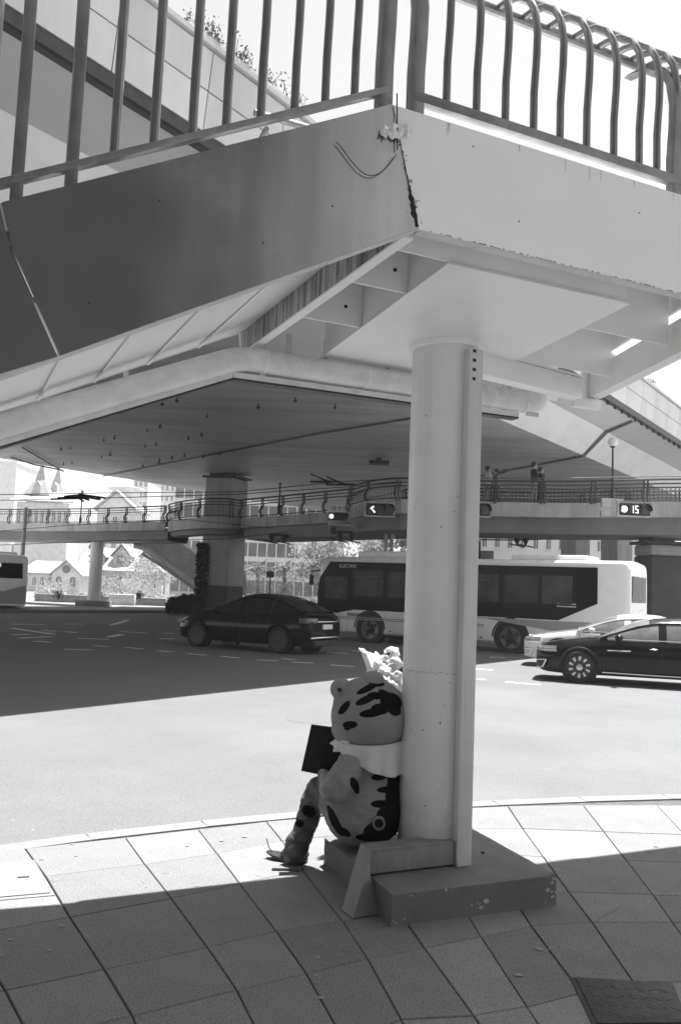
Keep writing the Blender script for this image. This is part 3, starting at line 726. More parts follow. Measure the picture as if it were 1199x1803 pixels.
def ivp():
    z = random.uniform(0, 1) ** .8 * 4.1; w = .75 - .25 * abs(z - 2.5) / 2.5
    return Vector((-1.0 + random.gauss(0, .10), random.uniform(-1.1, -1.1 + 1.2 * w), z)) if random.random() < .45 else Vector((-1.0 + random.uniform(-.12, .95 * w), -1.02 + random.gauss(0, .08), z))
leaves(iv, 1500, ivp, .13)
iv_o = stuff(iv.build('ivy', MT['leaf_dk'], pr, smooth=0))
pier_at(1162, 33.5, 1.5, 1.4, 4.15, 'dark clad footbridge pier behind the rear of the white bus', 3.6, R(8))
pier_at(1085, 58, 1.5, 1.5, 8.0, 'pale highway pier seen above the white bus roof', 1.2, R(30))
pier_at(1012, 66, 1.6, 1.6, 8.0, 'grey highway pier farther off above the white bus roof', 1.2, R(30))

# ================================================================== FAR FOOTBRIDGE
FZ = 5.30                                   # top of its fascia
fb = empty('footbridge', U(430, 915, FZ) * 1.0, 0, 'long pedestrian footbridge with curved bar railings crossing beneath the highway', 'footbridge')
of = fb.location.copy()
def seg(P, width, away, fh=.52, gh=.60, gin=.35):   # P: list of fascia-top points, away: direction of the deck behind
    aw = Vector(away).normalized()
    b = MB(); b.grid([[p + Vector((0, 0, -.02)) + aw * width, p + Vector((0, 0, -.02)) + aw * .25, p + aw * .25, p, p - Vector((0, 0, fh)), p - Vector((0, 0, fh)) + aw * gin] for p in P]); b.build('fascia', MT['fb_conc'], fb, off=of, smooth=25)
    b = MB(); b.grid([[p - Vector((0, 0, fh)) + aw * gin, p - Vector((0, 0, fh + gh)) + aw * (gin + .05), p - Vector((0, 0, fh + gh)) + aw * (width - gin), p + Vector((0, 0, -.1)) + aw * width] for p in P]); b.build('girder', MT['fb_dark'], fb, off=of, smooth=25)
def frail(P, h=.98, post_every=1.75, aw=None, name='railing'):
    P = [Vector(p) for p in P]
    q = MB(); q.tube([p + Vector((0, 0, .06)) for p in P], .03, 6); rl_ = q.build(name, MT['fb_rail'], fb, off=of)
    for hh, r_ in ((h, .045), (h - .16, .03), (h - .30, .03)):
        q = MB(); q.tube([p + Vector((0, 0, hh)) for p in P], r_, 6); q.build('handrail', MT['fb_rail'], rl_, off=of)
    tot = sum((b_ - a).length for a, b_ in zip(P, P[1:])); bars = MB(); d = 0; nx = 0
    def at(d):
        for a, b_ in zip(P, P[1:]):
            L_ = (b_ - a).length
            if d <= L_ + 1e-6: return a.lerp(b_, d / L_), (b_ - a).normalized()
            d -= L_
        return P[-1], (P[-1] - P[-2]).normalized()
    prof = [(0, .06), (.10, .25), (.06, .42), (-.04, .55), (-.02, h - .30)]
    while d < tot:
        p, t = at(d); o_ = Vector((t.y, -t.x, 0))
        if o_.dot(-p) < 0: o_ = -o_
        if d >= nx:
            pm = MB()
            for off_ in (-.07, .07): pm.tube([p + t * off_ + o_ * a_ + Vector((0, 0, z_)) for a_, z_ in [(0, -.05), (.13, .25), (.08, .42), (-.05, .55), (-.02, .8), (0, h)]], .038, 5)
            pm.build('post', MT['fb_rail'], rl_, off=of); nx += post_every
        else:
            bars.tube([p + o_ * a_ + Vector((0, 0, z_)) for a_, z_ in prof], .014, 4, cap=False)
        d += .145
    stuff(bars.build('balusters', MT['fb_rail'], rl_, off=of))
segA = [U(-160, 919, FZ), U(20, 921, FZ), U(170, 921, FZ), U(292, 918, FZ)]
seg(segA, 3.6, (.25, 1, 0)); frail(segA, .92)
# ring round the pier
pc = Vector((pp.x, pp.y, 0)); ring = []
import itertools
r0 = (U(296, 917, FZ) - pc); r1 = (U(424, 913, FZ) - pc)
for i in range(9):
    t = i / 8; x = 296 + (424 - 296) * t; bow = math.sin(math.pi * t)
    p = U(x, 917.5 - 4 * t, FZ); dd = (Vector((0, 0, FZ)) - Vector((p.x, p.y, FZ))).normalized()
    ring.append(p + dd * 2.2 * bow ** .6)
seg(ring, 3.0, (.1, 1, 0), .62, .25, .6); frail(ring, .98, 2.2)
segB = [U(424, 912, FZ), U(500, 907, FZ), U(580, 901, FZ), U(626, 898, FZ), U(700, 892, FZ)]
seg(segB, 3.6, (.5, 1, 0)); frail(segB[:4], .98)
segC = [U(640, 888, FZ) + Vector((-.55, .9, 0)), U(633, 887, FZ) + Vector((-.12, .35, 0)), U(640, 885, FZ), U(657, 882, FZ), U(680, 880, FZ), U(707, 879, FZ), U(840, 884, FZ), U(1000, 886, FZ), U(1168, 884, FZ), U(1330, 884, FZ)]
seg(segC, 4.2, (.1, 1, 0), .55, .62); frail(segC, .84, 1.9)
back = [p + Vector((.4, 4.0, -.02)) for p in segC[5:]]
frail(back, .9, 1.9)
q = MB(); q.prism([p + Vector((0, .2, -.03)) for p in segC[3:]] + [p + Vector((.4, 4.2, -.03)) for p in reversed(segC[3:])], (0, 0, .02)); q.build('walkway', MT['fb_conc'], fb, off=of)
# columns carrying the footbridge
for x, Y, r_, zt_ in ((167, 55.5, .42, 4.2), (940, 34.8, .5, 4.2)):
    if x == 940: continue
    p = UY(x, 1030, Y); root = empty('footbridge_column', (p.x, p.y, -.15), 0, 'slim round white column under the footbridge by the flower bed', 'column')
    b = MB(); b.lathe([(r_, .55), (r_, zt_), (r_ * 1.25, zt_ + .28)], 24); b.build('shaft', MT['white'], root)
    b = MB(); b.cbox((0, 0, 0), 2.0, 1.4, .5); b.build('footing', MT['concrete'], root, bevel=.05)
# side stair coming down behind the pier
root = empty('side_stair', UY(300, 1060, 55), 0, 'pale enclosed stair flight slanting down behind the ivy pier', 'stair')
so = root.location.copy(); Ys = 56
a, b_, c_, d_, e_ = [UY(x, y, Ys) for x, y in ((232, 957), (320, 957), (392, 1012), (392, 1062), (352, 1041))]
b = MB(); b.prism([a, b_, c_, d_, e_], (0, 2.4, 0)); b.build('side_panel', MT['wall'], root, off=so, bevel=.05)
b = MB(); b.tube([UY(x, y, Ys - .15) for x, y in ((236, 961), (262, 968), (290, 990), (354, 1037))], .16, 8); b.build('edge_rail', MT['white'], root, off=so)
b = MB(); b.tube([UY(x, y, Ys - .1) for x, y in ((250, 975), (275, 990), (352, 1044))], .10, 8); b.build('edge_rail', MT['casing'], root, off=so)

# street lamps on the footbridge
def lamp_post(x, yb, yt, Y, label, globe=.16):
    p0, p1 = UY(x, yb, Y), UY(x, yt, Y); p1 = Vector((p0.x, p0.y, p1.z)); h = p1.z - p0.z
    root = empty('bridge_lamp', p0, 0, label, 'lamp', None)
    b = MB(); b.lathe([(.09, 0), (.09, .45), (.045, .55), (.035, h - globe * 1.6)], 10); b.build('post', MT['dark'], root)
    b = MB(); b.lathe([(.09, h - globe * 1.75), (.10, h - globe * 1.5), (.04, h - globe * 1.45)], 10); b.build('collar', MT['dark'], root)
    b = MB(); b.ball((0, 0, h - globe * .6), globe, 14, 10); b.build('globe', MT['globe'], root)
lamp_post(491, 905, 843, 43.5, 'globe lamp on a dark post at the railing between pier and sign')
lamp_post(1078, 886, 773, 32.4, 'tall white globe lamp on a dark post above the signal showing 15', .19)
lamp_post(141, 925, 862, 54.8, 'slim lamp post on the footbridge before the towered houses', .12)
p = UY(1079, 893, 30.6); b = MB(); b.cbox(p + Vector((0, 0, -.35)), .9, .2, .22); b.cbox(p + Vector((-.02, 0, -.02)), .8, .16, .32); tag(b.build('lamp_junction_box', MT['fb_conc'], bevel=.02), 'small junction box on the fascia below the tall globe lamp', 'box')
# camera on its pole
p0 = UY(873, 884, 34.0); root = empty('camera_pole', p0, 0, 'thin pole with security camera arm beside the strollers on the footbridge', 'camera pole')
b = MB(); b.lathe([(.05, 0), (.04, 1.15)], 8); b.build('pole', MT['dark'], root)
b = MB(); b.tube([(0, 0, 1.12), (.35, -.1, 1.22)], .03, 6); b.build('arm', MT['dark'], root)
b = MB(); b.obox((.22, -.16, 1.20), (.26, -.02, .05), (0, .1, 0), (0, 0, .1)); b.build('camera_housing', MT['dark'], root)

# ------------------------------------------------------------------ traffic signals
SEG7 = {'1': 'bc', '5': 'afgcd'}
def digit(b, ch, x, z, w, h, t, y):
    A = {'a': (x, x + w, z + h - t, z + h), 'g': (x, x + w, z + h / 2 - t / 2, z + h / 2 + t / 2), 'd': (x, x + w, z, z + t),
         'f': (x, x + t, z + h / 2, z + h), 'b': (x + w - t, x + w, z + h / 2, z + h), 'e': (x, x + t, z, z + h / 2), 'c': (x + w - t, x + w, z, z + h / 2)}
    for s_ in SEG7[ch]:
        x0, x1, z0, z1 = A[s_]; b.box(x0, x1, y - .006, y, z0, z1)
def signal(xl, xr, yt, yb, Y, label, lamps, digits=None, arrow=False, frame=True, lit=()):
    p = UY((xl + xr) / 2, yb, Y); w = (UY(xr, yb, Y) - UY(xl, yb, Y)).length; h = (UY(xl, yt, Y) - UY(xl, yb, Y)).length
    root = empty('traffic_signal', p, R(2), label, 'traffic light')
    b = MB(); b.box(-w / 2 + .03, w / 2 - .03, -.12, .06, .03, h - .03); b.build('housing', MT['black'], root, bevel=.03)
    if frame:
        b = MB(); t = .05; W0, Z0, Z1 = w / 2 + .04, -.04, h + .04
        b.box(-W0, W0, -.135, .02, Z0, Z0 + t); b.box(-W0, W0, -.135, .02, Z1 - t, Z1); b.box(-W0, -W0 + t, -.135, .02, Z0 + t, Z1 - t); b.box(W0 - t, W0, -.135, .02, Z0 + t, Z1 - t); b.build('border', MT['fb_conc'], root)
    b = MB(); b.box(-.08, .08, .06, .9, h * .4, h * .6); b.build('mount', MT['dark'], root)
    r_ = h * .36
    for i in range(lamps):
        cx = -w / 2 + w * (i + .5) / lamps
        if digits and i == 1: continue
        on = i in lit
        q = MB(); rl_ = r_ * (.72 if on else 1); q.lathe([(rl_, -.122), (rl_, -.15), (0, -.165)], 18, (cx, 0, h / 2), 'y'); q.build('lens', MT['lit'] if on else MT['lens_off'], root)
        q = MB(); n = 12
        rows = [[Vector((cx + r_ * 1.08 * math.cos(a), y_, h / 2 + r_ * 1.08 * math.sin(a))) for a in [R(-20 + 220 * k / n) for k in range(n + 1)]] for y_ in (-.12, -.36)]
        q.grid(rows); q.build('visor', MT['black'], root)
    if digits:
        q = MB(); dw = r_ * .62
        for i, ch in enumerate(digits): digit(q, ch, -dw * .78 * len(digits) + i * dw * 1.6 + .02, h / 2 - r_ * .8, dw * 1.05, r_ * 1.6, r_ * .20, -.124)
        q.build('countdown_digits', MT['lit'], root)
    if arrow:
        q = MB(); cx = -w / 2 + w * .28; s_ = h * .3
        q.prism([(cx - s_, -.17, h / 2 + s_ * .15), (cx - s_ * .1, -.17, h / 2 + s_ * .9), (cx + .02, -.17, h / 2 + s_ * .55), (cx - s_ * .35, -.17, h / 2 + s_ * .15), (cx + s_ * .5, -.17, h / 2 - s_ * .75), (cx + s_ * .2, -.17, h / 2 - s_ * 1.0), (cx - s_ * .6, -.17, h / 2 - s_ * .05)], (0, -.01, 0)); q.build('arrow', MT['lit'], root)
    return root, p, w, h
signal(1087, 1143, 886, 909, 29.6, 'bordered traffic signal counting 15 below the tall globe lamp', 3, '15', lit=(0,))
signal(808, 862, 885, 909, 32.2, 'bordered traffic signal showing 5 partly hidden by the column', 3, '5', lit=())
signal(643, 693, 886, 909, 33.3, 'bordered traffic signal with a lit arrow on the rounded bridge end', 3, arrow=True)
r_, p_, w_, h_ = signal(577, 613, 902, 918, 35.8, 'small unframed traffic signal below the lettered sign', 3, lit=(0,), frame=False)
# lettered sign above it
sp = UY(600, 902, 35.9); sw = (UY(609, 900, 35.9) - UY(577, 900, 35.9)).length; sh = .27
sg = empty('lettered_sign', UY(593, 901, 35.7), R(2), 'pale sign with four dark characters above the small signal', 'sign')
b = MB(); b.box(-sw / 2, sw / 2, -.03, .03, 0, sh); b.build('panel', MT['white'], sg)
b = MB(); b.box(-.04, .04, .03, .8, .05, .15); b.build('mount', MT['dark'], sg)
def text_mesh(txt, size, name, mat, parent, loc, rot, align='CENTER', ext=.004):
    cu = bpy.data.curves.new(name, 'FONT'); cu.body = txt; cu.size = size; cu.align_x = align; cu.align_y = 'CENTER'; cu.extrude = ext
    tmp = bpy.data.objects.new('tmp', cu); COL.objects.link(tmp)
    dg = bpy.context.evaluated_depsgraph_get(); me = bpy.data.meshes.new_from_object(tmp.evaluated_get(dg))
    bpy.data.objects.remove(tmp); me.name = name; me.materials.clear()
    o = link(name, me, mat, parent); o.location = loc; o.rotation_euler = rot
    return o
text_mesh('行路专用', sh * .82, 'characters', MT['dark'], sg, (0, -.036, sh * .5), (R(90), 0, 0))
# cantilever bar that carries it and its twin posts behind the bus
mr = empty('signal_gantry', UY(690, 985, 40), 0, 'pale horizontal gantry bar on twin posts above the bus roof', 'gantry'); om = mr.location.copy()
b = MB(); b.tube([UY(578, 922, 36.0), UY(712, 934, 36.6)], .085, 8); b.build('bar', MT['casing'], mr, off=om)
for x in (680, 691):
    a = UY(x, 934, 36.4); b = MB(); b.tube([a, Vector((a.x, a.y, -.15))], .075, 8); b.build('post', MT['casing'], mr, off=om)
for z in (936, 950, 962): b = MB(); b.tube([UY(680, z, 36.4), UY(691, z, 36.4)], .035, 6); b.build('rung', MT['casing'], mr, off=om)
p = UY(587, 935, 36); b = MB(); b.ball(p, .16, 12, 8); b.lathe([(.13, .0), (.13, .2)], 10, p); tag(b.build('dome_camera', MT['dark']), 'dark dome camera hanging below the gantry bar', 'camera')

# ------------------------------------------------------------------ trolleybus wires and fittings
def wire(pts, Y, label, r=.02, Y1=None):
    n = len(pts); P = [UY(x, y, Y + ((Y1 or Y) - Y) * i / (n - 1)) for i, (x, y) in enumerate(pts)]
    b = MB(); b.tube(P, r, 5); tag(b.build('overhead_wire', MT['dark']), label, 'wire', 'trolleybus wires')
wire([(-60, 872), (180, 868), (420, 866), (600, 848), (760, 840)], 40, 'upper trolleybus wire strung before the footbridge pier', Y1=36)
wire([(-60, 882), (180, 877), (420, 870), (600, 858), (760, 846)], 40.5, 'second trolleybus wire strung before the footbridge pier', Y1=36.5)
wire([(820, 842), (960, 842), (1090, 840), (1260, 838)], 28, 'trolleybus wire strung before the strollers on the footbridge', .016)
wire([(820, 950), (900, 951), (1000, 948), (1120, 942), (1240, 938)], 36, 'dark wire strung just above the white bus roof', .03)
wire([(-60, 940), (120, 925), (330, 915), (480, 930)], 41, 'thin guy wire crossing the left footbridge fascia', .014)
wire([(-60, 962), (200, 952), (400, 949), (560, 930)], 43, 'wire hung just below the left footbridge girder', .018)
def fitting(x, y, Y, label, w, kind):
    p = UY(x, y, Y); root = empty('wire_fitting', p, 0, label, 'wire fitting')
    if kind == 'x':
        for i in range(5):
            z = random.uniform(-.12, .12); b = MB(); b.tube([(-w / 2 + i * w * .12, 0, z), (0, .1, z + .10), (w / 2 - (4 - i) * w * .1, 0, z - .04)], .05, 5); b.build('switch_bar', MT['black'], root)
    elif kind == 's':
        b = MB(); b.tube([(-w / 2, 0, 0), (w / 2, .1, .06)], .05, 5); b.build('switch_bar', MT['black'], root)
        b = MB(); b.tube([(-w / 2, 0, .35), (0, .05, .1), (w * .2, .1, .05)], .035, 5); b.build('switch_bar', MT['black'], root)
    else:
        b = MB(); b.box(-w / 2, w / 2, -.05, .05, .12, .22); b.build('yoke', MT['black'], root)
        for s_ in (-1, 1):
            b = MB(); b.lathe([(.02, -.22), (.10, -.05), (.16, .10), (.16, .2), (.05, .26)], 8, (s_ * w * .36, 0, 0)); b.build('insulator', MT['black'], root)
            b = MB(); b.tube([(s_ * w * .36 - .35, -.1, -.16), (s_ * w * .36 + .35, .1, -.26)], .03, 5); b.build('clip', MT['black'], root)
fitting(138, 877, 40, 'tangle of black switch bars on the wires before the towered houses', 2.6, 'x')
fitting(572, 849, 37, 'black wire switch hung before the highway soffit', 1.3, 's')
fitting(600, 854, 37, 'black wire switch above the lettered sign', 1.3, 's')
fitting(489, 948, 43, 'pair of black insulators under the footbridge between pier and bus', .9, 'i')
fitting(609, 944, 37, 'pair of black insulators under the gantry bar', .75, 'i')
fitting(918, 952, 36, 'pair of black insulators above the white bus', .5, 'i')

# ================================================================== VEHICLES
def interp(T, x):
    T = sorted(T)
    if x <= T[0][0]: return T[0][1]
    for (a, za), (b_, zb_) in zip(T, T[1:]):
        if x <= b_:
            t = (x - a) / (b_ - a); return za + (zb_ - za) * t
    return T[-1][1]
def smoothT(T, x, d=.12): return (interp(T, x - d) + 2 * interp(T, x) + interp(T, x + d)) / 4
def boolean_cut(me, cutter):
    a = bpy.data.objects.new('a', me); c = bpy.data.objects.new('c', cutter); COL.objects.link(a); COL.objects.link(c)
    md = a.modifiers.new('b', 'BOOLEAN'); md.operation = 'DIFFERENCE'; md.object = c; md.solver = 'EXACT'
    r = bpy.data.meshes.new_from_object(a.evaluated_get(bpy.context.evaluated_depsgraph_get()))
    bpy.data.objects.remove(a); bpy.data.objects.remove(c)
    return r
def wheel(parent, x, y, r, side, rimmat, spokes=10, w=.22, style='car', twist=.0):
    root = MB(); k = side
    root.lathe([(r * .68, y + k * .0), (r * .93, y + k * .005), (r, y - k * .03), (r, y - k * (w - .03)), (r * .93, y - k * w), (r * .4, y - k * w)], 36, (x, 0, r), 'y')
    t = root.build('wheel', MT['tyre'], parent, fixn=True)
    b = MB(); b.lathe([(r * .69, y + k * .002), (r * .71, y + k * .008), (r * .66, y + k * .006), (r * .64, y - k * .05), (.0, y - k * .06)], 36, (x, 0, r), 'y'); b.build('rim_barrel', MT['rim_bus'] if style == 'bus' else MT['rim_dk'], t, fixn=True)
    b = MB()
    for i in range(spokes):
        a = 2 * math.pi * i / spokes + .2; a2 = a + twist
        def P(rr, an, yy): return Vector((x + rr * math.sin(an), y + k * yy, r + rr * math.cos(an)))
        wi, wo = 1.1 / spokes, 1.25 / spokes
        r0, r1 = r * .16, r * .665
        q = [P(r0, a - wi * 1.6, 0), P(r0, a + wi * 1.6, 0), P(r1, a2 + wo, .004), P(r1, a2 - wo, .004)]
        b.prism(q, (0, -k * .03, 0))
    b.lathe([(r * .2, y - k * .02), (r * .2, y + k * .004), (r * .12, y + k * .012), (0, y + k * .013)], 20, (x, 0, r), 'y')
    b.build('spokes', rimmat, t, fixn=True)
    if style == 'bus':
        b = MB(); b.lathe([(r * .42, y - k * .02), (r * .42, y + k * .02), (r * .30, y + k * .06), (0, y + k * .07)], 20, (x, 0, r), 'y')
        for i in range(10):
            a = 2 * math.pi * i / 10; b.ball((x + r * .36 * math.sin(a), y + k * .03, r + r * .36 * math.cos(a)), r * .035, 6, 4)
        b.build('hub', MT['rim_dk'], t, fixn=True)
    return t
def make_car(name, label, cat, loc, head, S, paint, glass, rimmat, spokes, twist, group=None):
    root = empty(name, loc, math.atan2(head[1], head[0]), label, cat, group)
    L, Wd = S['L'], S['W']; hw_ = Wd / 2; top, roof, r = S['top'], S['roof'], S['r']
    xf, xr_ = S['xf'], S['xr']            # nose and tail
    plan = S['plan']
    st = sorted(set([xr_, xr_ + .03, xr_ + .10, xr_ + .25, xr_ + .45, xf - .45, xf - .25, xf - .12, xf - .04, xf] + [xr_ + .6 + i * (xf - xr_ - 1.2) / 22 for i in range(23)]))
    rows = []
    for x in st:
        w = hw_ * interp(plan, x); zt_ = smoothT(top, x, .06); zl = interp(S['low'], x)
        dz_ = zt_ - zl
        sec = [(0, zl), (w * .80, zl), (w * .93, zl + .05 * dz_), (w * .985, zl + .25 * dz_), (w * 1.0, zl + .52 * dz_), (w * .99, zl + .66 * dz_), (w * .965, zl + .80 * dz_), (w * .93, zl + .92 * dz_), (w * .86, zt_), (w * .5, zt_ + .018), (0, zt_ + .025)]
        rows.append([Vector((x, y, z)) for y, z in sec] + [Vector((x, -y, z)) for y, z in reversed(sec[1:-1])])
    b = MB(); b.grid(rows, closed=True); n = len(rows[0]); N_v = len(b.v)
    b.f += [tuple(range(n)), tuple(range(N_v - n, N_v))]; b.m += [0, 0]
    me = b.mesh('body', fixn=True, smooth=0)
    cut = MB()
    for ax in (S['af'], S['ar']):
        for s_ in (-1, 1): cut.lathe([(r + .055, s_ * (hw_ - .30)), (r + .055, s_ * (hw_ + .2))], 36, (ax, 0, r), 'y')
    me = boolean_cut(me, cut.mesh('cut', fixn=True, smooth=0))
    me.polygons.foreach_set('use_smooth', [True] * len(me.polygons)); me.set_sharp_from_angle(angle=R(32))
    me.materials.clear()
    body = link('body', me, paint, root)
    for ax in (S['af'], S['ar']):
        for s_ in (-1, 1):
            q = MB(); q.lathe([(r + .05, s_ * (hw_ - .29)), (r + .05, s_ * (hw_ - .10))], 30, (ax, 0, r), 'y'); q.build('wheel_well', MT['black'], root, fixn=True)
            wheel(root, ax, s_ * (hw_ - .025), r, s_, rimmat, spokes, twist=twist * -s_)
            q = MB(); na = 20; rowsA = []
            for i in range(na + 1):
                a = R(-8 + 196 * i / na); c_, s2 = math.cos(a), math.sin(a)
                rowsA.append([Vector((ax + (r + .05) * c_, s_ * (hw_ + .002), r + (r + .05) * s2)), Vector((ax + (r + .085) * c_, s_ * (hw_ + .006), r + (r + .085) * s2)), Vector((ax + (r + .09) * c_, s_ * (hw_ - .03), r + (r + .09) * s2))])
            q.grid(rowsA); q.build('wheel_arch', paint if S.get('arch') else MT['black'], root)
    # greenhouse
    xs = S['xs']; gb = []
    for x in xs:
        zb_ = smoothT(top, x, .06); zr = max(interp(roof, x), zb_ + .02); wb = hw_ * interp(plan, x) * .905; fr = min(1, (zr - zb_) / .45)
        wr = hw_ * (.90 - .205 * fr) * interp(plan, x)
        e = min(.10, (zr - zb_) * .3)
        sec = [(wb, zb_ - .03), (wb * .5 + wr * .5 + .02 * fr, (zb_ + zr) / 2), (wr, zr - e), (wr - .10, zr - .02 * fr), (wr * .5, zr + .012 * fr), (0, zr + .018 * fr)]
        gb.append([Vector((x, y, z)) for y, z in sec])
    def piece(i0, i1, j0, j1, mir, name, mat, push=0):
        q = MB(); q.grid([[Vector((p.x, p.y * mir, p.z)) for p in gb[i][j0:j1 + 1]] for i in range(i0, i1 + 1)]); return q.build(name, mat, root, fixn=False, smooth=45)
    ws, rf0, rf1, rw_ = S['iw']            # indices: windshield end, roof start, roof end
    for mir in (1, -1):
        for (i0, i1, nm, mt) in S['side']:
            piece(i0, i1, 0, 2, mir, nm, {'g': glass, 'p': paint}[mt])
        piece(0, rf0, 2, 5, mir, 'windshield', glass); piece(rf0, rf1, 2, 5, mir, 'roof', paint if not S.get('glassroof') else MT['carglass']); piece(rf1, len(gb) - 1, 2, 5, mir, 'rear_window', glass)
        # pillars and roof rail
        q = MB(); q.tube([Vector((p[2].x, (p[2].y + .004) * mir, p[2].z)) for p in gb], .026, 6); q.build('roof_rail', paint, root)
        q = MB(); q.tube([Vector((p[0].x, (p[0].y + .012) * mir, p[0].z + .035)) for p in gb[1:-1]], .012, 5); q.build('window_trim', MT['chrome'] if S.get('trim') else MT['black'], root)
        for i in S['pill']:
            p = gb[i]; q = MB(); q.tube([Vector((v.x, (v.y + .004) * mir, v.z)) for v in p[:3]], .03, 6); q.build('pillar', MT['black'], root)
        # mirror
        mx, mz = S['mirror']; q = MB(); q.ball((mx, mir * (hw_ + .10), mz), .11, 12, 8, (.8, 1.0, .62)); q.tube([(mx + .02, mir * (hw_ - .06), mz - .06), (mx, mir * (hw_ + .03), mz - .03)], .03, 6); q.build('mirror', paint, root)
        # seams and handles
        for x, z0, z1 in S['seams']:
            q = MB(); zz_ = [z0 + (z1 - z0) * i / 6 for i in range(7)]
            pts = []
            for z in zz_:
                w = hw_ * interp(plan, x); t_ = (z - .2) / (interp(top, x) - .2); yy = w * (1.0 - .08 * max(0, (t_ - .62) / .38) ** 1.5 - .02 * max(0, (.4 - t_)))
                pts.append(Vector((x, mir * (yy + .001), z)))
            q.tube(pts, .006, 4); q.build('door_seam', MT['black'], root)
        for x, z in S['handles']:
            q = MB(); q.ball((x, mir * (hw_ * .985 + .012), z), .10, 10, 6, (1.0, .16, .14)); q.build('door_handle', MT['chrome'] if S.get('trim') else paint, root)
        if S.get('sill'):
            q = MB(); q.tube([(S['af'] - r - .12, mir * (hw_ * .97 + .01), S['sill']), (0, mir * (hw_ * .985 + .012), S['sill'] - .005), (S['ar'] + r + .12, mir * (hw_ * .97 + .01), S['sill'])], .018, 6); q.build('sill_trim', MT['chrome'], root)
    return root, body
SUV = dict(L=4.75, W=1.90, r=.365, xf=2.35, xr=-2.38, af=1.47, ar=-1.42,
    top=[(2.35, .60), (2.30, .72), (2.1, .82), (1.7, .92), (1.25, 1.00), (.9, 1.04), (.3, 1.04), (-.8, 1.07), (-1.5, 1.11), (-1.95, 1.14), (-2.2, 1.13), (-2.32, 1.02), (-2.38, .92)],
    low=[(2.35, .36), (2.2, .24), (1.9, .20), (-1.9, .21), (-2.25, .30), (-2.38, .44)],
    plan=[(-2.38, .80), (-2.32, .88), (-2.1, .945), (-1.6, .985), (0, 1.0), (1.5, .985), (2.0, .92), (2.25, .80), (2.35, .66)],
    roof=[(1.28, 1.01), (.9, 1.22), (.45, 1.43), (0, 1.56), (-.45, 1.61), (-.9, 1.60), (-1.4, 1.50), (-1.8, 1.34), (-2.12, 1.16)],
    xs=[1.26, 1.05, .8, .45, .2, 0, -.18, -.45, -.8, -1.1, -1.4, -1.65, -1.85, -2.1],
    side=[(1, 5, 'side_window', 'g'), (6, 9, 'side_window', 'g'), (9, 11, 'quarter_window', 'g'), (5, 6, 'pillar_panel', 'p'), (0, 1, 'pillar_panel', 'p'), (11, 13, 'pillar_panel', 'p')],
    iw=(0, 4, 9, 12), pill=[9], mirror=(.78, 1.10), seams=[(.98, .32, .98), (-.10, .30, 1.02), (-1.02, .55, 1.04)], handles=[(.1, .93), (-.85, .96)], arch=True)
SED = dict(L=4.95, W=1.87, r=.345, xf=2.45, xr=-2.48, af=1.52, ar=-1.38,
    top=[(2.45, .58), (2.42, .70), (2.25, .78), (1.9, .85), (1.4, .93), (1.05, .97), (.3, .97), (-.8, .98), (-1.5, 1.0), (-2.0, 1.04), (-2.3, 1.02), (-2.44, .92), (-2.48, .75)],
    low=[(2.45, .30), (2.3, .20), (1.9, .18), (-1.9, .20), (-2.3, .26), (-2.48, .36)],
    plan=[(-2.48, .78), (-2.40, .88), (-2.1, .95), (-1.5, .985), (0, 1.0), (1.4, .985), (1.9, .94), (2.2, .86), (2.38, .74), (2.45, .62)],
    roof=[(1.12, .97), (.75, 1.16), (.35, 1.34), (0, 1.42), (-.5, 1.46), (-1.0, 1.43), (-1.45, 1.30), (-1.8, 1.16), (-2.02, 1.06)],
    xs=[1.10, .95, .7, .35, .1, -.08, -.24, -.6, -.95, -1.2, -1.45, -1.7, -1.9, -2.0],
    side=[(1, 5, 'side_window', 'g'), (6, 9, 'side_window', 'g'), (9, 11, 'quarter_window', 'g'), (5, 6, 'pillar_panel', 'p'), (0, 1, 'pillar_panel', 'p'), (11, 13, 'pillar_panel', 'p')],
    iw=(0, 4, 9, 12), pill=[9], mirror=(.72, 1.02), seams=[(1.02, .30, .92), (-.15, .28, .94), (-1.02, .52, .95)], handles=[(.02, .80), (-.92, .82)], trim=True, sill=.26)
def place(axle_px, other, S, near=1):
    pass
# black coupe-backed SUV, rear three quarters towards us
h = Vector((-.86, .51, 0)).normalized(); lft = Vector((-h.y, h.x, 0))
def car_loc(wheel_pt, h, S, which='af'):  # wheel_pt: ground point of the near (left) wheel
    lft = Vector((-h.y, h.x, 0)); return Vector((wheel_pt.x, wheel_pt.y, -.15)) - h * S[which] - lft * (S['W'] / 2 - .12)
pr_ = U(492, 1151, -.15)
suv, sbody = make_car('suv_car', 'black coupe-backed SUV stopped in the highway shade', 'car', car_loc(pr_, h, SUV, 'ar') + Vector((0, 0, 0)), h, SUV, MT['carblack'], MT['carglass'], MT['rim_dk'], 10, .15)
for s_ in (-1, 1):
    b = MB(); rows = []
    for x, w in ((-2.05, .915), (-2.2, .88), (-2.31, .80), (-2.36, .66), (-2.385, .50)):
        rows.append([Vector((x - .02, s_ * w, .99 + .01 * w)), Vector((x - .03, s_ * (w + .02), .92)), Vector((x - .015, s_ * (w + .02), .86))])
    b.grid(rows); b.build('tail_light', MT['tail'], suv)
    b = MB(); b.ball((2.2, s_ * .66, .72), .13, 12, 8, (1.2, 1.5, .5)); b.build('headlight', MT['lampglass'], suv)
b = MB(); b.box(-2.445, -2.40, -.24, .24, .70, .83); b.build('number_plate', MT['white'], suv)
b = MB(); b.box(-2.42, -2.30, -.62, .62, .22, .40); b.build('rear_diffuser', MT['dark'], suv, bevel=.04)
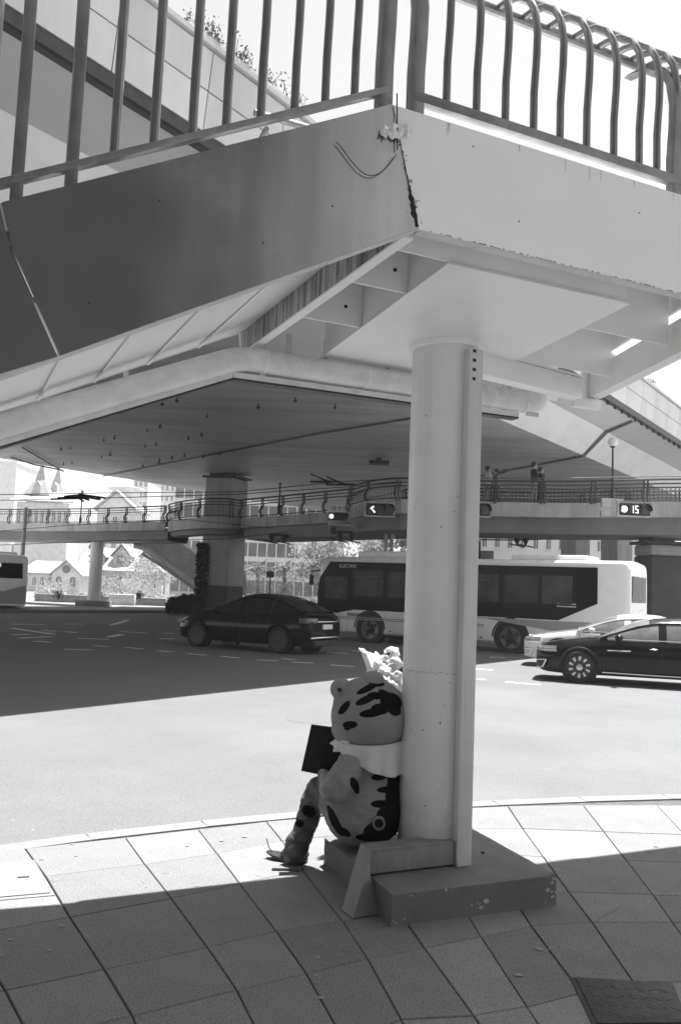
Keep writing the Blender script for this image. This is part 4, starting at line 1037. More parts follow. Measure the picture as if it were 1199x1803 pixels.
b = MB(); rows = [[Vector((-2.27, y, 1.125)), Vector((-2.40, y, 1.15))] for y in (-.78, -.4, 0, .4, .78)]; b.grid(rows); b.build('spoiler', MT['carblack'], suv)
b = MB(); b.tube([(-2.40, -.80, .46), (-2.43, -.4, .47), (-2.435, 0, .47), (-2.43, .4, .47), (-2.40, .80, .46)], .028, 6); b.build('bumper_trim', MT['chrome'], suv)
b = MB(); b.tube([(-2.40, -.5, .90), (-2.42, 0, .90), (-2.40, .5, .90)], .022, 6); b.build('tailgate_strip', MT['chrome'], suv)
b = MB(); b.box(-2.31, -1.0, .86, .935, 0, 0.001) if False else None
# black sedan, nose to the left
h2 = Vector((-.955, .30, 0)).normalized()
wp = U(1020, 1203, -.15)
def dress_front(root, S, led=True):
    for s_ in (-1, 1):
        b = MB(); rows = []
        for x, w in ((1.98, .865), (2.12, .83), (2.26, .74), (2.35, .64), (2.40, .52)):
            rows.append([Vector((x + .02, s_ * (w + .012), .775 - .02 * (x - 1.98))), Vector((x + .03, s_ * (w + .03), .71)), Vector((x + .02, s_ * (w + .02), .64 + .03 * (2.4 - x)))])
        b.grid(rows); b.build('headlight', MT['lampglass'], root)
        b = MB(); b.tube([Vector((x + .035, s_ * (w + .034), .70)) for x, w in ((2.0, .86), (2.14, .82), (2.28, .73), (2.40, .60))], .014, 5); b.build('light_strip', MT['chrome'], root)
        b = MB(); b.tube([(2.22, s_ * .84, .47), (2.30, s_ * .82, .30), (2.42, s_ * .70, .28)], .022, 6); b.tube([(2.22, s_ * .84, .47), (2.36, s_ * .76, .46), (2.44, s_ * .64, .44)], .018, 6); b.build('bumper_vent', MT['chrome'], root)
    b = MB()
    for i in range(5): b.tube([(2.455, -.58, .48 + .05 * i), (2.475, 0, .48 + .05 * i), (2.455, .58, .48 + .05 * i)], .010, 5)
    b.build('grille', MT['chrome'], root)
    b = MB(); b.box(2.46, 2.48, -.24, .24, .34, .46); b.build('number_plate', MT['white'], root)
sed, _b = make_car('sedan_car', 'black sedan with bright multi-spoke wheels in the sun', 'car', car_loc(wp, h2, SED), h2, SED, MT['carblack'], MT['carglass_lt'], MT['rim'], 10, .25)
dress_front(sed, SED)
b = MB(); b.tube([(.95, .945, .735), (.70, .955, .74), (.48, .955, .745)], .016, 6); b.build('fender_badge', MT['chrome'], sed)
h3 = Vector((-.955, .30, 0)).normalized()
wp3 = U(985, 1176, -.15)
whc, _b = make_car('sedan_car', 'white sedan tucked behind the black sedan beside the bus', 'car', car_loc(wp3, h3, SED), h3, SED, MT['carwhite'], MT['carglass_lt'], MT['rim'], 7, .1)
dress_front(whc, SED)

# ------------------------------------------------------------------ buses
def make_bus(name, label, loc, head, front_oh=2.25, wb=5.17, rear_oh=3.7, dark_to_rear=True, H=3.02, group=None):
    root = empty(name, loc, math.atan2(head[1], head[0]), label, 'bus', group)
    xf, xr_ = front_oh + wb, -rear_oh; w = 1.22; r = .48     # origin at the rear axle
    rows = []
    for x, k, dz_ in ((xr_, .94, .10), (xr_ + .05, .975, .05), (xr_ + .18, .995, .01), (xr_ + .5, 1, 0), (-.8, 1, 0), (1.5, 1, 0), (3.5, 1, 0), (wb - .7, 1, 0), (wb + .7, 1, 0), (xf - .55, 1, 0), (xf - .25, .985, .02), (xf - .08, .95, .08), (xf, .88, .2)):
        sec = [(0, .30), (w * .93, .30), (w * .985, .36), (w, .55), (w, 1.2), (w * .995, 2.2), (w * .975, 2.72), (w * .93, H - .10), (w * .80, H - .02), (0, H + .03)]
        rows.append([Vector((x, y * k, z - (dz_ if z > 2.6 else 0))) for y, z in sec] + [Vector((x, -y * k, z - (dz_ if z > 2.6 else 0))) for y, z in reversed(sec[1:-1])])
    b = MB(); b.grid(rows, closed=True); n = len(rows[0]); Nv = len(b.v); b.f += [tuple(range(n)), tuple(range(Nv - n, Nv))]; b.m += [0, 0]
    me = b.mesh('body', fixn=True, smooth=0); cut = MB()
    for ax in (0, wb):
        for s_ in (-1, 1): cut.lathe([(r + .10, s_ * (w - .35)), (r + .10, s_ * (w + .2))], 36, (ax, 0, r + .02), 'y')
    me = boolean_cut(me, cut.mesh('cut', fixn=True, smooth=0)); me.polygons.foreach_set('use_smooth', [True] * len(me.polygons)); me.set_sharp_from_angle(angle=R(35)); me.materials.clear()
    link('body', me, MT['busw'], root)
    for ax in (0, wb):
        for s_ in (-1, 1):
            q = MB(); q.lathe([(r + .095, s_ * (w - .34)), (r + .095, s_ * (w - .06))], 30, (ax, 0, r + .02), 'y'); q.build('wheel_well', MT['black'], root, fixn=True)
            wheel(root, ax, s_ * (w - .04), r, s_, MT['rim_dk'], 5, .28, 'bus')
            q = MB(); q.grid([[Vector((ax + rr * math.cos(a), s_ * (w + .004), r + .02 + rr * math.sin(a))) for rr in (r + .095, r + .15)] for a in [R(180 * i / 20) for i in range(21)]]); q.build('wheel_arch', MT['black'], root)
    for s_ in (1, -1):
        y = s_ * (w + .006)
        def poly(pts, name, mat, t=.004, par=root): q = MB(); q.prism([(a, y if t == .004 else y + s_ * t, c_) for a, c_ in pts], (0, s_ * .004, 0)); return q.build(name, mat, par)
        band = poly([(xf - .10, 1.02), (xf - .03, 1.6), (xf - .12, 2.25), (xf - .55, 2.82), (xr_ + .95, 2.78), (xr_ + .95, 1.68), (xr_ + 2.15, 1.12), (xf - 1.6, 1.12), (xf - .85, .98)], 'glass_band', MT['busglass'])
        xw = [(xf - 1.3, xf - .35), (xf - 2.75, xf - 1.55), (xf - 4.2, xf - 2.95), (xf - 5.6, xf - 4.4), (xf - 7.0, xf - 5.8), (xf - 8.3, xf - 7.2), (xf - 9.4, xf - 8.45)]
        for i, (a, c_) in enumerate(xw):
            poly([(a, 1.62 if i else 1.48), (c_, 1.62 if i else 1.48), (c_, 2.50 if i else 2.28), (a, 2.50 if i else 2.28)], 'window', MT['buspane'], .0085, band)
            poly([(a, 2.30), (c_, 2.30), (c_, 2.315), (a, 2.315)], 'window_bar', MT['black'], .014, band) if i else None
        poly([(xr_ + 1.6, 1.62), (xr_ + 2.2, 1.62), (xr_ + 2.2, 1.65), (xr_ + 1.6, 1.65)], 'vent_slot', MT['casing'], .0085, band); poly([(xr_ + 1.6, 1.54), (xr_ + 2.2, 1.54), (xr_ + 2.2, 1.57), (xr_ + 1.6, 1.57)], 'vent_slot', MT['casing'], .0085, band)
        for z in (.86, .80): poly([(.9, z - .02), (xf - .12, z - .02), (xf - .10, z + .012), (.9, z + .012)], 'stripe', MT['busgrey'])
        poly([(3.6, 1.00), (2.2, 1.08), (.9, 1.06), (-1.2, .80), (-2.0, .74), (-3.2, .92), (-3.55, 1.1), (-2.4, 1.10), (-1.5, 1.09), (3.6, 1.09)], 'swoosh', MT['busgrey'])
        for x in (-3.0, -2.2, -1.2, 1.1, 2.2, 3.3, 4.2, wb + .9): poly([(x, .36), (x + .008, .36), (x + .008, .74), (x, .74)], 'panel_seam', MT['busgrey'])
        for x in (-2.6, -2.4, -1.9, .95, 1.25, 1.5, 4.3, wb + 1.2): poly([(x, .42), (x + .08, .42), (x + .08, .46), (x, .46)], 'marker_lamp', MT['dark'])
    b = MB(); b.box(-2.3, .2, -.75, .75, H - .02, H + .16); b.build('roof_unit', MT['busw'], root, bevel=.08, seg=3)
    b = MB(); b.box(2.2, 6.0, -.8, .8, H - .02, H + .22); b.build('roof_unit', MT['busw'], root, bevel=.09, seg=3)
    b = MB(); b.prism([(xr_ - .012, -.95, 1.75), (xr_ - .012, .95, 1.75), (xr_ - .03, .9, 2.55), (xr_ - .03, -.9, 2.55)], (.03, 0, 0)); b.build('rear_window', MT['busglass'], root)
    for s_ in (-1, 1):
        b = MB(); b.box(xr_ - .02, xr_ + .04, s_ * 1.0 - .08, s_ * 1.0 + .08, .75, 1.35); b.build('tail_light', MT['tail'], root, bevel=.03)
    b = MB(); b.box(xr_ - .012, xr_ + .02, -.8, .8, .6, 1.2); b.build('engine_door', MT['busgrey'] if not dark_to_rear else MT['busw'], root)
    b = MB(); b.prism([(xf + .005, -1.0, 1.05), (xf + .005, 1.0, 1.05), (xf - .06, .96, 2.5), (xf - .06, -.96, 2.5)], (-.02, 0, 0)); b.build('windshield', MT['busglass'], root)
    b = MB(); b.tube([(xf - .1, 1.2, 2.5), (xf + .15, 1.36, 2.45), (xf + .2, 1.38, 2.25)], .03, 6); b.box(xf + .12, xf + .2, 1.28, 1.46, 1.95, 2.3); b.build('mirror', MT['black'], root)
    return root, xf, xr_, w
bf, br = U(645, 1131, -.15), U(900, 1150, -.15)
hb = (bf - br); hb.z = 0; hb.normalize(); bl = Vector((-hb.y, hb.x, 0))
bus, bxf, bxr, bw_ = make_bus('city_bus', 'white city bus with black window band behind the column', br - bl * 1.1 , hb)
text_mesh('ELECTRIC', .17, 'lettering', MT['casing'], bus, (bxf - 1.3, bw_ + .018, 2.66), (R(90), 0, R(180)))
text_mesh('纯电动客车', .13, 'lettering', MT['dark'], bus, (bxf - 1.65, bw_ + .012, .94), (R(90), 0, R(180)))
h4 = Vector((-.45, .89, 0)).normalized()
lbp = U(22, 1078, -.15)
bus2, xf2, xr2, w2 = make_bus('city_bus', 'two-tone city bus seen from behind at the far kerb', lbp + h4 * 3.9 - Vector((-h4.y, h4.x, 0)) * .4 + Vector((-1.0, 0, 0)), h4, dark_to_rear=False)
b = MB(); b.box(xr2 - .024, xr2 - .008, -1.15, 1.15, .42, 1.38); b.build('lower_panel', MT['busgrey'], bus2)
b = MB(); b.prism([(xr2 - .03, -1.1, 1.40), (xr2 - .03, 1.1, 1.40), (xr2 - .03, 0, 1.05)], (-.01, 0, 0)); b.build('chevron', MT['busw'], bus2)
text_mesh('941', .3, 'route_number', MT['lit'], bus2, (xr2 - .04, .35, 2.42), (R(90), 0, R(-90)))

# ================================================================== PERSON IN COSTUME
def chain(b, pts, n=6):                      # tapered limb: (point, radius) joints
    for (p, r0), (q, r1) in zip(pts, pts[1:]):
        for i in range(n + 1):
            t = i / n; b.ball(Vector(p).lerp(Vector(q), t), r0 + (r1 - r0) * t, 12, 8)
def blob(b, name, voxel, smooth=6, subd=False):
    me = b.mesh(name, smooth=0); o = bpy.data.objects.new('tmp', me); COL.objects.link(o)
    md = o.modifiers.new('r', 'REMESH'); md.mode = 'VOXEL'; md.voxel_size = voxel; md.use_smooth_shade = True
    sm = o.modifiers.new('s', 'SMOOTH'); sm.factor = .5; sm.iterations = smooth
    r = bpy.data.meshes.new_from_object(o.evaluated_get(bpy.context.evaluated_depsgraph_get()))
    bpy.data.objects.remove(o); r.name = name
    r.polygons.foreach_set('use_smooth', [True] * len(r.polygons)); r.materials.clear()
    return r
def spotmat(name, v):
    m = M(name, v, .95, .07, 6, bump=.25, bscale=260, spec=.1)
    N, L = m.node_tree.nodes, m.node_tree.links; p = N['Principled BSDF']
    src = p.inputs['Base Color'].links[0].from_socket
    at = N.new('ShaderNodeAttribute'); at.attribute_name = 'spot'
    mr = N.new('ShaderNodeMapRange'); mr.inputs[1].default_value = -.04; mr.inputs[2].default_value = .04; L.new(at.outputs['Fac'], mr.inputs[0])
    mx = N.new('ShaderNodeMix'); mx.data_type = 'RGBA'; L.new(mr.outputs[0], mx.inputs[0]); L.new(src, mx.inputs[6]); mx.inputs[7].default_value = (.009, .009, .009, 1)
    L.new(mx.outputs[2], p.inputs['Base Color'])
    return m
MT['costume_sp'] = spotmat('spotted plush', .27)
YP = 5.0
def paint_spots_shade(me, spots, off, leg=False):
    q = [(UY(x, y, YP), rx / 300, ry / 300, R(rot)) for x, y, rx, ry, rot in spots]
    NR = [v.normal.copy() for v in me.vertices]
    a = me.attributes.new('spot', 'FLOAT', 'POINT'); vals = []
    for v in me.vertices:
        co = v.co + off; best = -1
        if NR[v.index].y < .35:
            for c, rx, ry, rot in q:
                u, w = co.x - c.x, co.z - c.z; k, s_ = math.cos(rot), math.sin(rot)
                d = 1 - math.sqrt(((u * k + w * s_) / rx) ** 2 + ((-u * s_ + w * k) / ry) ** 2)
                best = max(best, d)
        if leg and co.x < -.06 and co.z < .60: best = max(best, .008 + .008 * math.sin(co.z * 60 + co.x * 40))  # same cloth, backlit: shade and fold bands put into the leg colour
        vals.append(best)
    a.data.foreach_set('value', vals)
PB = UY(640, 1483, 5.08); PB.z = .161
per = empty('person', PB, 0, 'person in a plump black-spotted frog costume sitting on the plinth against the column', 'person')
def Q(x, y, Y): return UY(x, y, Y)
b = MB()
b.ball(Q(645, 1416, 5.14), .245, 20, 14, (.98, .92, 1.0)); b.ball(Q(640, 1440, 5.10), .20, 16, 12, (1.12, .95, .80))
b.ball(Q(652, 1356, 5.14), .205, 18, 12, (1.0, .9, 1.0)); b.ball(Q(655, 1318, 5.14), .165, 16, 12)
b.ball(Q(652, 1290, 5.14), .12, 14, 10)
chain(b, [(Q(634, 1338, 5.06), .080), (Q(614, 1354, 4.98), .084), (Q(600, 1373, 4.94), .082), (Q(589, 1392, 4.94), .078), (Q(576, 1384, 5.08), .062), (Q(570, 1368, 5.24), .044)])
chain(b, [(Q(612, 1438, 5.12), .125), (Q(585, 1408, 5.20), .100), (Q(562, 1390, 5.30), .082)])
chain(b, [(Q(561, 1394, 5.31), .080), (Q(551, 1412, 5.31), .078), (Q(541, 1446, 5.29), .073), (Q(532, 1470, 5.27), .068), (Q(524, 1488, 5.26), .076), (Q(519, 1504, 5.26), .076)], 8)
chain(b, [(Q(668, 1425, 5.30), .12), (Q(668, 1400, 5.52), .10), (Q(660, 1400, 5.62), .08), (Q(655, 1470, 5.68), .065), (Q(652, 1494, 5.70), .06)])
chain(b, [(Q(690, 1330, 5.22), .08), (Q(712, 1352, 5.42), .07), (Q(700, 1306, 5.74), .045)])
for fx, fy, fY in ((566, 1358, 5.27), (569, 1364, 5.275), (573, 1369, 5.28)):   # fingers round the board edge
    chain(b, [(Q(572, 1372, 5.22), .02), (Q(fx, fy, fY - .03), .011), (Q(fx + 4, fy - 2, fY + .03), .009)], 5)
me = blob(b, 'body', .0085, 4)
from mathutils import noise as mnoise
NR = [v.normal.copy() for v in me.vertices]
for v in me.vertices:
    pz = Vector((v.co.x * 9, v.co.y * 9, v.co.z * 16)); q_ = abs(mnoise.noise(pz)) ; q2 = mnoise.noise(v.co * 34)
    lg = v.co.x < .03 and v.co.z < .62
    if lg:
        w_ = math.sin(v.co.z * 105 - v.co.x * 70 + 2.2 * mnoise.noise(v.co * 11)); env = max(0, mnoise.noise(v.co * 7 + Vector((3, 1, 5))) + .35)
        v.co += NR[v.index] * (.0085 * env * (w_ if w_ > 0 else w_ * .4))
    v.co += NR[v.index] * ((-.005 if lg else -.0045) * max(0, .28 - q_) / .28 + (.003 if lg else .0015) * q2)
for v in me.vertices:
    v.co.z = max(v.co.z, .1625) if (v.co.y > 4.6 and v.co.x > .02 and v.co.y < 5.45) else v.co.z
    v.co -= PB
BODY_SP = [(668, 1366, 15, 6, 8), (680, 1362, 16, 7, 0), (676, 1389, 13, 4.5, 0), (668, 1411, 16, 6, 0), (694, 1372, 12, 22, 0), (692, 1400, 14, 30, 0), (690, 1440, 18, 36, 0), (676, 1430, 14, 12, 0), (662, 1456, 24, 15, 20), (650, 1470, 24, 8, 0), (680, 1468, 24, 18, 0),
           (624, 1378, 6.5, 17, 22), (590, 1447, 8, 26, 32), (606, 1462, 12, 7, -25), (541, 1448, 13, 9, -20), (524, 1470, 8, 6, 0)]
paint_spots_shade(me, BODY_SP, PB, True)
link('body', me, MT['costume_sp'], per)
# big soft head with eye knobs
b = MB(); b.ball(Q(654, 1262, 5.13), .238, 24, 16, (1.02, .95, .88)); b.ball(Q(648, 1243, 5.13), .20, 20, 14, (1.06, .95, .86)); b.ball(Q(640, 1285, 5.16), .17, 18, 12, (1.15, 1, .75))
me = blob(b, 'costume_head', .009, 8)
NR = [v.normal.copy() for v in me.vertices]
for v in me.vertices: v.co += NR[v.index] * (.004 * mnoise.noise(v.co * 9) + .0018 * mnoise.noise(v.co * 30))
for v in me.vertices: v.co -= PB
HEAD_SP = [(606, 1246, 5.5, 15, -38), (616, 1274, 13, 6.5, 12), (611, 1278, 6, 7, 0), (648, 1212, 22, 5, 26), (664, 1206, 14, 4, 0), (645, 1230, 21, 6, 26), (660, 1224, 14, 6, 0), (654, 1252, 22, 7, 10), (668, 1246, 16, 9, 0), (688, 1236, 20, 15, -18), (680, 1224, 16, 6, -30), (694, 1250, 12, 8, -20)]
paint_spots_shade(me, HEAD_SP, PB)
hd = link('costume_head', me, MT['costume_sp'], per)
for x, y, Y, r_ in ((601, 1214, 5.10, .066), (657, 1203, 5.10, .072)):
    e = MB(); e.ball(Q(x, y, Y), r_, 18, 12); eo = e.build('eye_knob', MT['costume'], hd, off=PB)
    c = Q(x - 3, y + 1, Y - r_ * .97); e = MB(); e.lathe([(.0135, .012), (.0135, -.004), (0, -.006)], 14, c, 'y')
    if x < 620: e.build('eye_dot', MT['black'], eo, off=PB)
# white neck cloth
b = MB(); rows = []; ctr = Q(656, 1306, 5.14)
for i in range(29):
    t = i / 28; a = R(168 + 210 * t); drop = .02 + .17 * max(0, math.sin(math.pi * (min(t, .92) ** 1.7))) ** 1.1
    wv = .016 * math.sin(i * 1.55 + .4) + .010 * math.sin(i * 2.9)
    zt_ = ctr.z + .02 - .035 * math.sin(math.pi * t) + .055 * t - (.02 if t < .2 else 0)
    rows.append([ctr + Vector(((.188 + dr + wv * k) * math.cos(a) * 1.05, (.175 + dr + wv * k) * math.sin(a), zt_ - ctr.z - drop * k)) for k, dr in ((0, .012), (.12, .028), (.4, .034), (.7, .036), (1, .044))])
b.grid(rows); me = b.mesh('neck_cloth', off=PB, smooth=60)
bm = bmesh.new(); bm.from_mesh(me); bmesh.ops.solidify(bm, geom=bm.faces, thickness=.006); bmesh.ops.recalc_face_normals(bm, faces=bm.faces); bm.to_mesh(me); bm.free()
nc = link('neck_cloth', me, MT['cloth'], per); sb = nc.modifiers.new('s', 'SUBSURF'); sb.levels = 2; sb.render_levels = 2
b = MB(); b.tube([r[0] + Vector((0, 0, .004)) for r in rows[:9]], [.012, .016, .017, .014, .012, .012, .010, .010, .008], 8); b.build('cloth_roll', MT['cloth'], per, off=PB)
# round fan vent on the back, shoe
vc = Q(667, 1451, 4.905)
b = MB(); b.lathe([(.036, .03), (.036, -.004), (.030, -.006), (.0295, .002), (0, .002)], 24, vc, 'y'); vn = b.build('fan_vent', MT['midcloth'], per, off=PB, fixn=True)
for i in range(3): b = MB(); b.lathe([(.024 - .008 * i, 0), (.0225 - .008 * i, -.004), (.0205 - .008 * i, 0)], 20, vc, 'y'); b.build('vent_ring', MT['dark'], vn, off=PB)
b = MB(); sh0 = U(540, 1520, .0); sh1 = U(470, 1511, .0); dv = (sh1 - sh0); nv = Vector((-dv.y, dv.x, 0)).normalized()
rows = []
for t, w, z0, z1 in ((0, .025, .004, .03), (.15, .042, .003, .035), (.4, .045, .003, .032), (.6, .05, .006, .026), (.8, .045, .02, .034), (1, .018, .034, .042)):
    p = sh0 + dv * t; rows.append([p - nv * w + Vector((0, 0, z0)), p + nv * w + Vector((0, 0, z0)), p + nv * w + Vector((0, 0, z1)), p - nv * w + Vector((0, 0, z1))])
b.grid(rows, closed=True); n = len(b.v); b.f += [(0, 1, 2, 3), (n - 4, n - 3, n - 2, n - 1)]; b.m += [0, 0]
shoe = b.build('shoe_sole', MT['black'], per, off=PB, fixn=True)
b = MB(); b.tube([sh0 + dv * .86 + Vector((0, 0, .036)), sh0 + dv * .94 + Vector((0, 0, .055)), sh0 + dv * 1.0 + Vector((0, 0, .085)), sh0 + dv * 1.03 + Vector((0, 0, .115))], .003, 6); b.build('loose_strap', MT['dark'], per, off=PB)
b = MB(); b.ball(sh0 + dv * .30 + Vector((0, 0, .045)), .06, 14, 8, (1.5, .8, .55)); b.build('foot', MT['darkcloth'], per, off=PB)
b = MB(); fp = Q(652, 1503, 5.70); fp.z = 0; b.ball(fp + Vector((0, .05, .04)), .06, 14, 8, (.9, 1.7, .65)); b.build('foot', MT['costume'], per, off=PB)
# black board held in front
bc = [Q(548, 1277, 5.29), Q(622, 1287, 5.33), Q(606, 1374, 5.31), Q(530, 1358, 5.27)]
bd = empty('display_board', sum(bc, Vector()) / 4, 0, 'plain black board held upright in front of the costumed person', 'board')
MB().prism(bc, (.0, .012, 0)).build('panel', MT['board'], bd, off=bd.location, bevel=.002)
b = MB(); b.prism([c_ + Vector((0, -.002, 0)) for c_ in (bc[0], bc[1], bc[1] + Vector((0, 0, .004)), bc[0] + Vector((0, 0, .004)))], (0, .016, 0)); b.build('edge_trim', MT['dark'], bd, off=bd.location)
# bouquet
bq = empty('bouquet', Q(694, 1296, 5.75), 0, 'bouquet of white roses in crumpled paper behind the costumed head', 'bouquet'); ob = bq.location.copy()
tops = [(682, 1183, 5.73, .040), (690, 1206, 5.69, .040), (668, 1192, 5.77, .036), (697, 1166, 5.77, .04), (672, 1168, 5.79, .036), (700, 1188, 5.73, .036), (684, 1160, 5.80, .034), (706, 1208, 5.75, .036), (676, 1205, 5.78, .040), (664, 1178, 5.84, .040), (690, 1176, 5.76, .042), (680, 1196, 5.70, .038), (694, 1148, 5.82, .038), (660, 1200, 5.83, .038)]
tops = [(x - 4, y + 2, Y - .03, r_ * 1.35) for x, y, Y, r_ in tops]
for x, y, Y, r_ in tops:
    c = Q(x, y, Y); q = MB(); q.ball(c, r_, 22, 14, (1, 1, .86)); ph = random.uniform(0, 6)
    for i_, vv in enumerate(q.v):
        d = Vector(vv) - c; th = math.atan2(d.y, d.x); el = d.z / r_
        k = 1 + .10 * math.sin(3 * th + 7 * el + ph) + .06 * math.sin(5 * th - 9 * el + ph * 2) - (.35 * max(0, el - .55) if el > .55 else 0)
        q.v[i_] = tuple(c + d * k)
    q.build('rose', MT['flower'], bq, off=ob)
    q = MB(); q.tube([c - Vector((0, 0, r_ * .6)), ob + Vector((random.gauss(0, .01), random.gauss(0, .01), .02))], .004, 5); q.build('stem', MT['leaf_dk'], bq, off=ob)
q = MB(); leaves(q, 40, lambda: Q(random.uniform(676, 712), random.uniform(1150, 1240), random.uniform(5.72, 5.82)), .03); stuff(q.build('leaf_sprig', MT['leaf_dk'], bq, off=ob))
q = MB(); rws = []
for i in range(33):
    a = R(5 + 200 * i / 32); fr = .012 * math.sin(i * 2.1) + .006 * math.sin(i * 4.7)
    bot = ob + Vector((.02 * math.cos(a), .02 * math.sin(a), .03)); top_ = Q(672, 1180, 5.76) + Vector(((.135 + fr) * math.cos(a) * 1.0, (.09 + fr) * math.sin(a), .075 - .045 * math.cos(a) + .010 * math.sin(i * .9)))
    rws.append([bot, bot.lerp(top_, .4) + Vector((fr * math.cos(a), fr * math.sin(a), 0)), bot.lerp(top_, .75) + Vector((fr * math.cos(a), fr * math.sin(a), 0)) * .6, top_ * 1.0, top_ + Vector((.018 * math.cos(a), .018 * math.sin(a), .012 + fr * .6))])
q.grid(rws); q.build('wrapping_paper', MT['paper'], bq, off=ob, smooth=50)
# card lying by the foot
b = MB(); p = U(505, 1531, .004); b.cbox(p, .17, .05, .012, R(4)); tag(b.build('strip_of_card', MT['plinth']), 'thin grey strip lying on the slabs beside the costumed foot', 'strip')

# ------------------------------------------------------------------ strollers on the footbridge
def stroller(x, Y, H, top, bot, label, bag=False, ang=0):
    p = UY(x, 885, Y); p.z = FZ + 0.0
    root = empty('person', p, ang, label, 'person')
    b = MB(); k = H / 1.7
    def v(*a): return Vector(a) * k
    b.ball(v(0, 0, 1.58), .105 * k, 12, 8, (.9, 1, 1.12)); chain(b, [(v(0, 0, 1.5), .055 * k), (v(0, 0, 1.38), .075 * k)], 3)
    chain(b, [(v(-.13, 0, 1.36), .08 * k), (v(.13, 0, 1.36), .08 * k)], 5); chain(b, [(v(0, 0, 1.32), .16 * k), (v(0, 0, 1.1), .145 * k), (v(0, 0, .92), .165 * k)], 5)
    for s_, fw in ((-1, .16), (1, -.12)):
        chain(b, [(v(s_ * .08, 0, .92), .10 * k), (v(s_ * .085, fw * .5, .5), .07 * k), (v(s_ * .085, fw * .9 + .03, .1), .05 * k)]); chain(b, [(v(s_ * .085, fw * .9 + .03, .07), .045 * k), (v(s_ * .09, fw * .9 - .13, .045), .04 * k)], 4)
        chain(b, [(v(s_ * .2, 0, 1.35), .06 * k), (v(s_ * .24, -fw * .4, 1.08), .048 * k), (v(s_ * .2, -fw * .8 - .06, .86), .04 * k)]); 
    me = blob(b, 'body', .022, 2)
    for m_ in (MT['skin'], top, bot): me.materials.append(m_)
    for f in me.polygons:
        z = f.center.z / k; f.material_index = 2 if z < .92 else 1 if (z < 1.42 and not (abs(f.center.x) > .17 * k and z < .98)) else 0
    link('body', me, None, root)
    q = MB(); q.ball(v(0, .025, 1.61), .118 * k, 12, 8, (.95, 1, 1.05)); q.build('hair', MT['black'], root)
    if bag: q = MB(); q.cbox(v(.27, 0, .78), .10 * k, .22 * k, .26 * k); q.tube([v(.27, -.08, 1.03), v(.22, 0, 1.38), v(.27, .08, 1.03)], .012, 5); q.build('bag', MT['darkcloth'], root, bevel=.02)
stroller(940, 33.6, 1.72, MT['darkcloth'], MT['midcloth'], 'dark haired stroller in dark clothes, taller of the pair on the footbridge', ang=R(90))
stroller(952, 34.2, 1.62, MT['darkcloth'], MT['darkcloth'], 'shorter stroller with a hanging bag beside a taller one on the footbridge', True, ang=R(80))
stroller(858, 34.5, 1.62, MT['paleclo'], MT['midcloth'], 'person in pale clothes on the footbridge beside the column', ang=R(100))
stroller(872, 35.0, 1.6, MT['midcloth'], MT['darkcloth'], 'person in grey top standing by the camera pole on the footbridge', ang=R(-90))

# ================================================================== FAR SIDE OF THE JUNCTION
fs = [(-90, 8), (-40, 30), (-24, 40.5), (-15.9, 44.5), (-10.6, 52.0), (-5, 57), (4, 61), (20, 64), (60, 66), (140, 64)]
b = MB(); b.prism([(x, y, -.16) for x, y in fs] + [(140, 160, -.16), (-140, 160, -.16), (-140, 8, -.16)], (0, 0, .16)); far = struct(b.build('far_sidewalk', MT['kerb'], smooth=0))
def facade(root, o0, p0, p1, z0, z1, nx, nz, ww, wh, mat, frame=MT['mull'], arch=False, name='window', inset=.12):
    d = (p1 - p0); L_ = d.length; d = d / L_; nn = Vector((d.y, -d.x, 0))
    if nn.dot(p0) > 0: nn = -nn
    for i in range(nx):
        for j in range(nz):
            c = p0 + d * (L_ * (i + .5) / nx); zc = z0 + (z1 - z0) * (j + .5) / nz
            w = L_ / nx * ww; h_ = (z1 - z0) / nz * wh
            a = Vector((c.x, c.y, 0)) - d * w / 2
            prof = [(0, zc - h_ / 2), (w, zc - h_ / 2), (w, zc + h_ / 2)] + ([(w * .75, zc + h_ * .5 + w * .3), (w * .25, zc + h_ * .5 + w * .3)] if arch else []) + [(0, zc + h_ / 2)]
            q = MB(); q.prism([a + d * u + Vector((0, 0, z)) + nn * .02 for u, z in prof], nn * .05); wo = q.build(name, mat, root, off=o0)
            if frame:
                q = MB(); q.obox(a + Vector((0, 0, zc - h_ / 2 - .12)) + nn * .02 - d * .08, d * (w + .16), nn * .16, (0, 0, .10)); q.obox(a + d * (w / 2 - .03) + Vector((0, 0, zc - h_ / 2)) + nn * .072, d * .06, nn * .03, (0, 0, h_)); q.build('sill', frame, wo, off=o0)
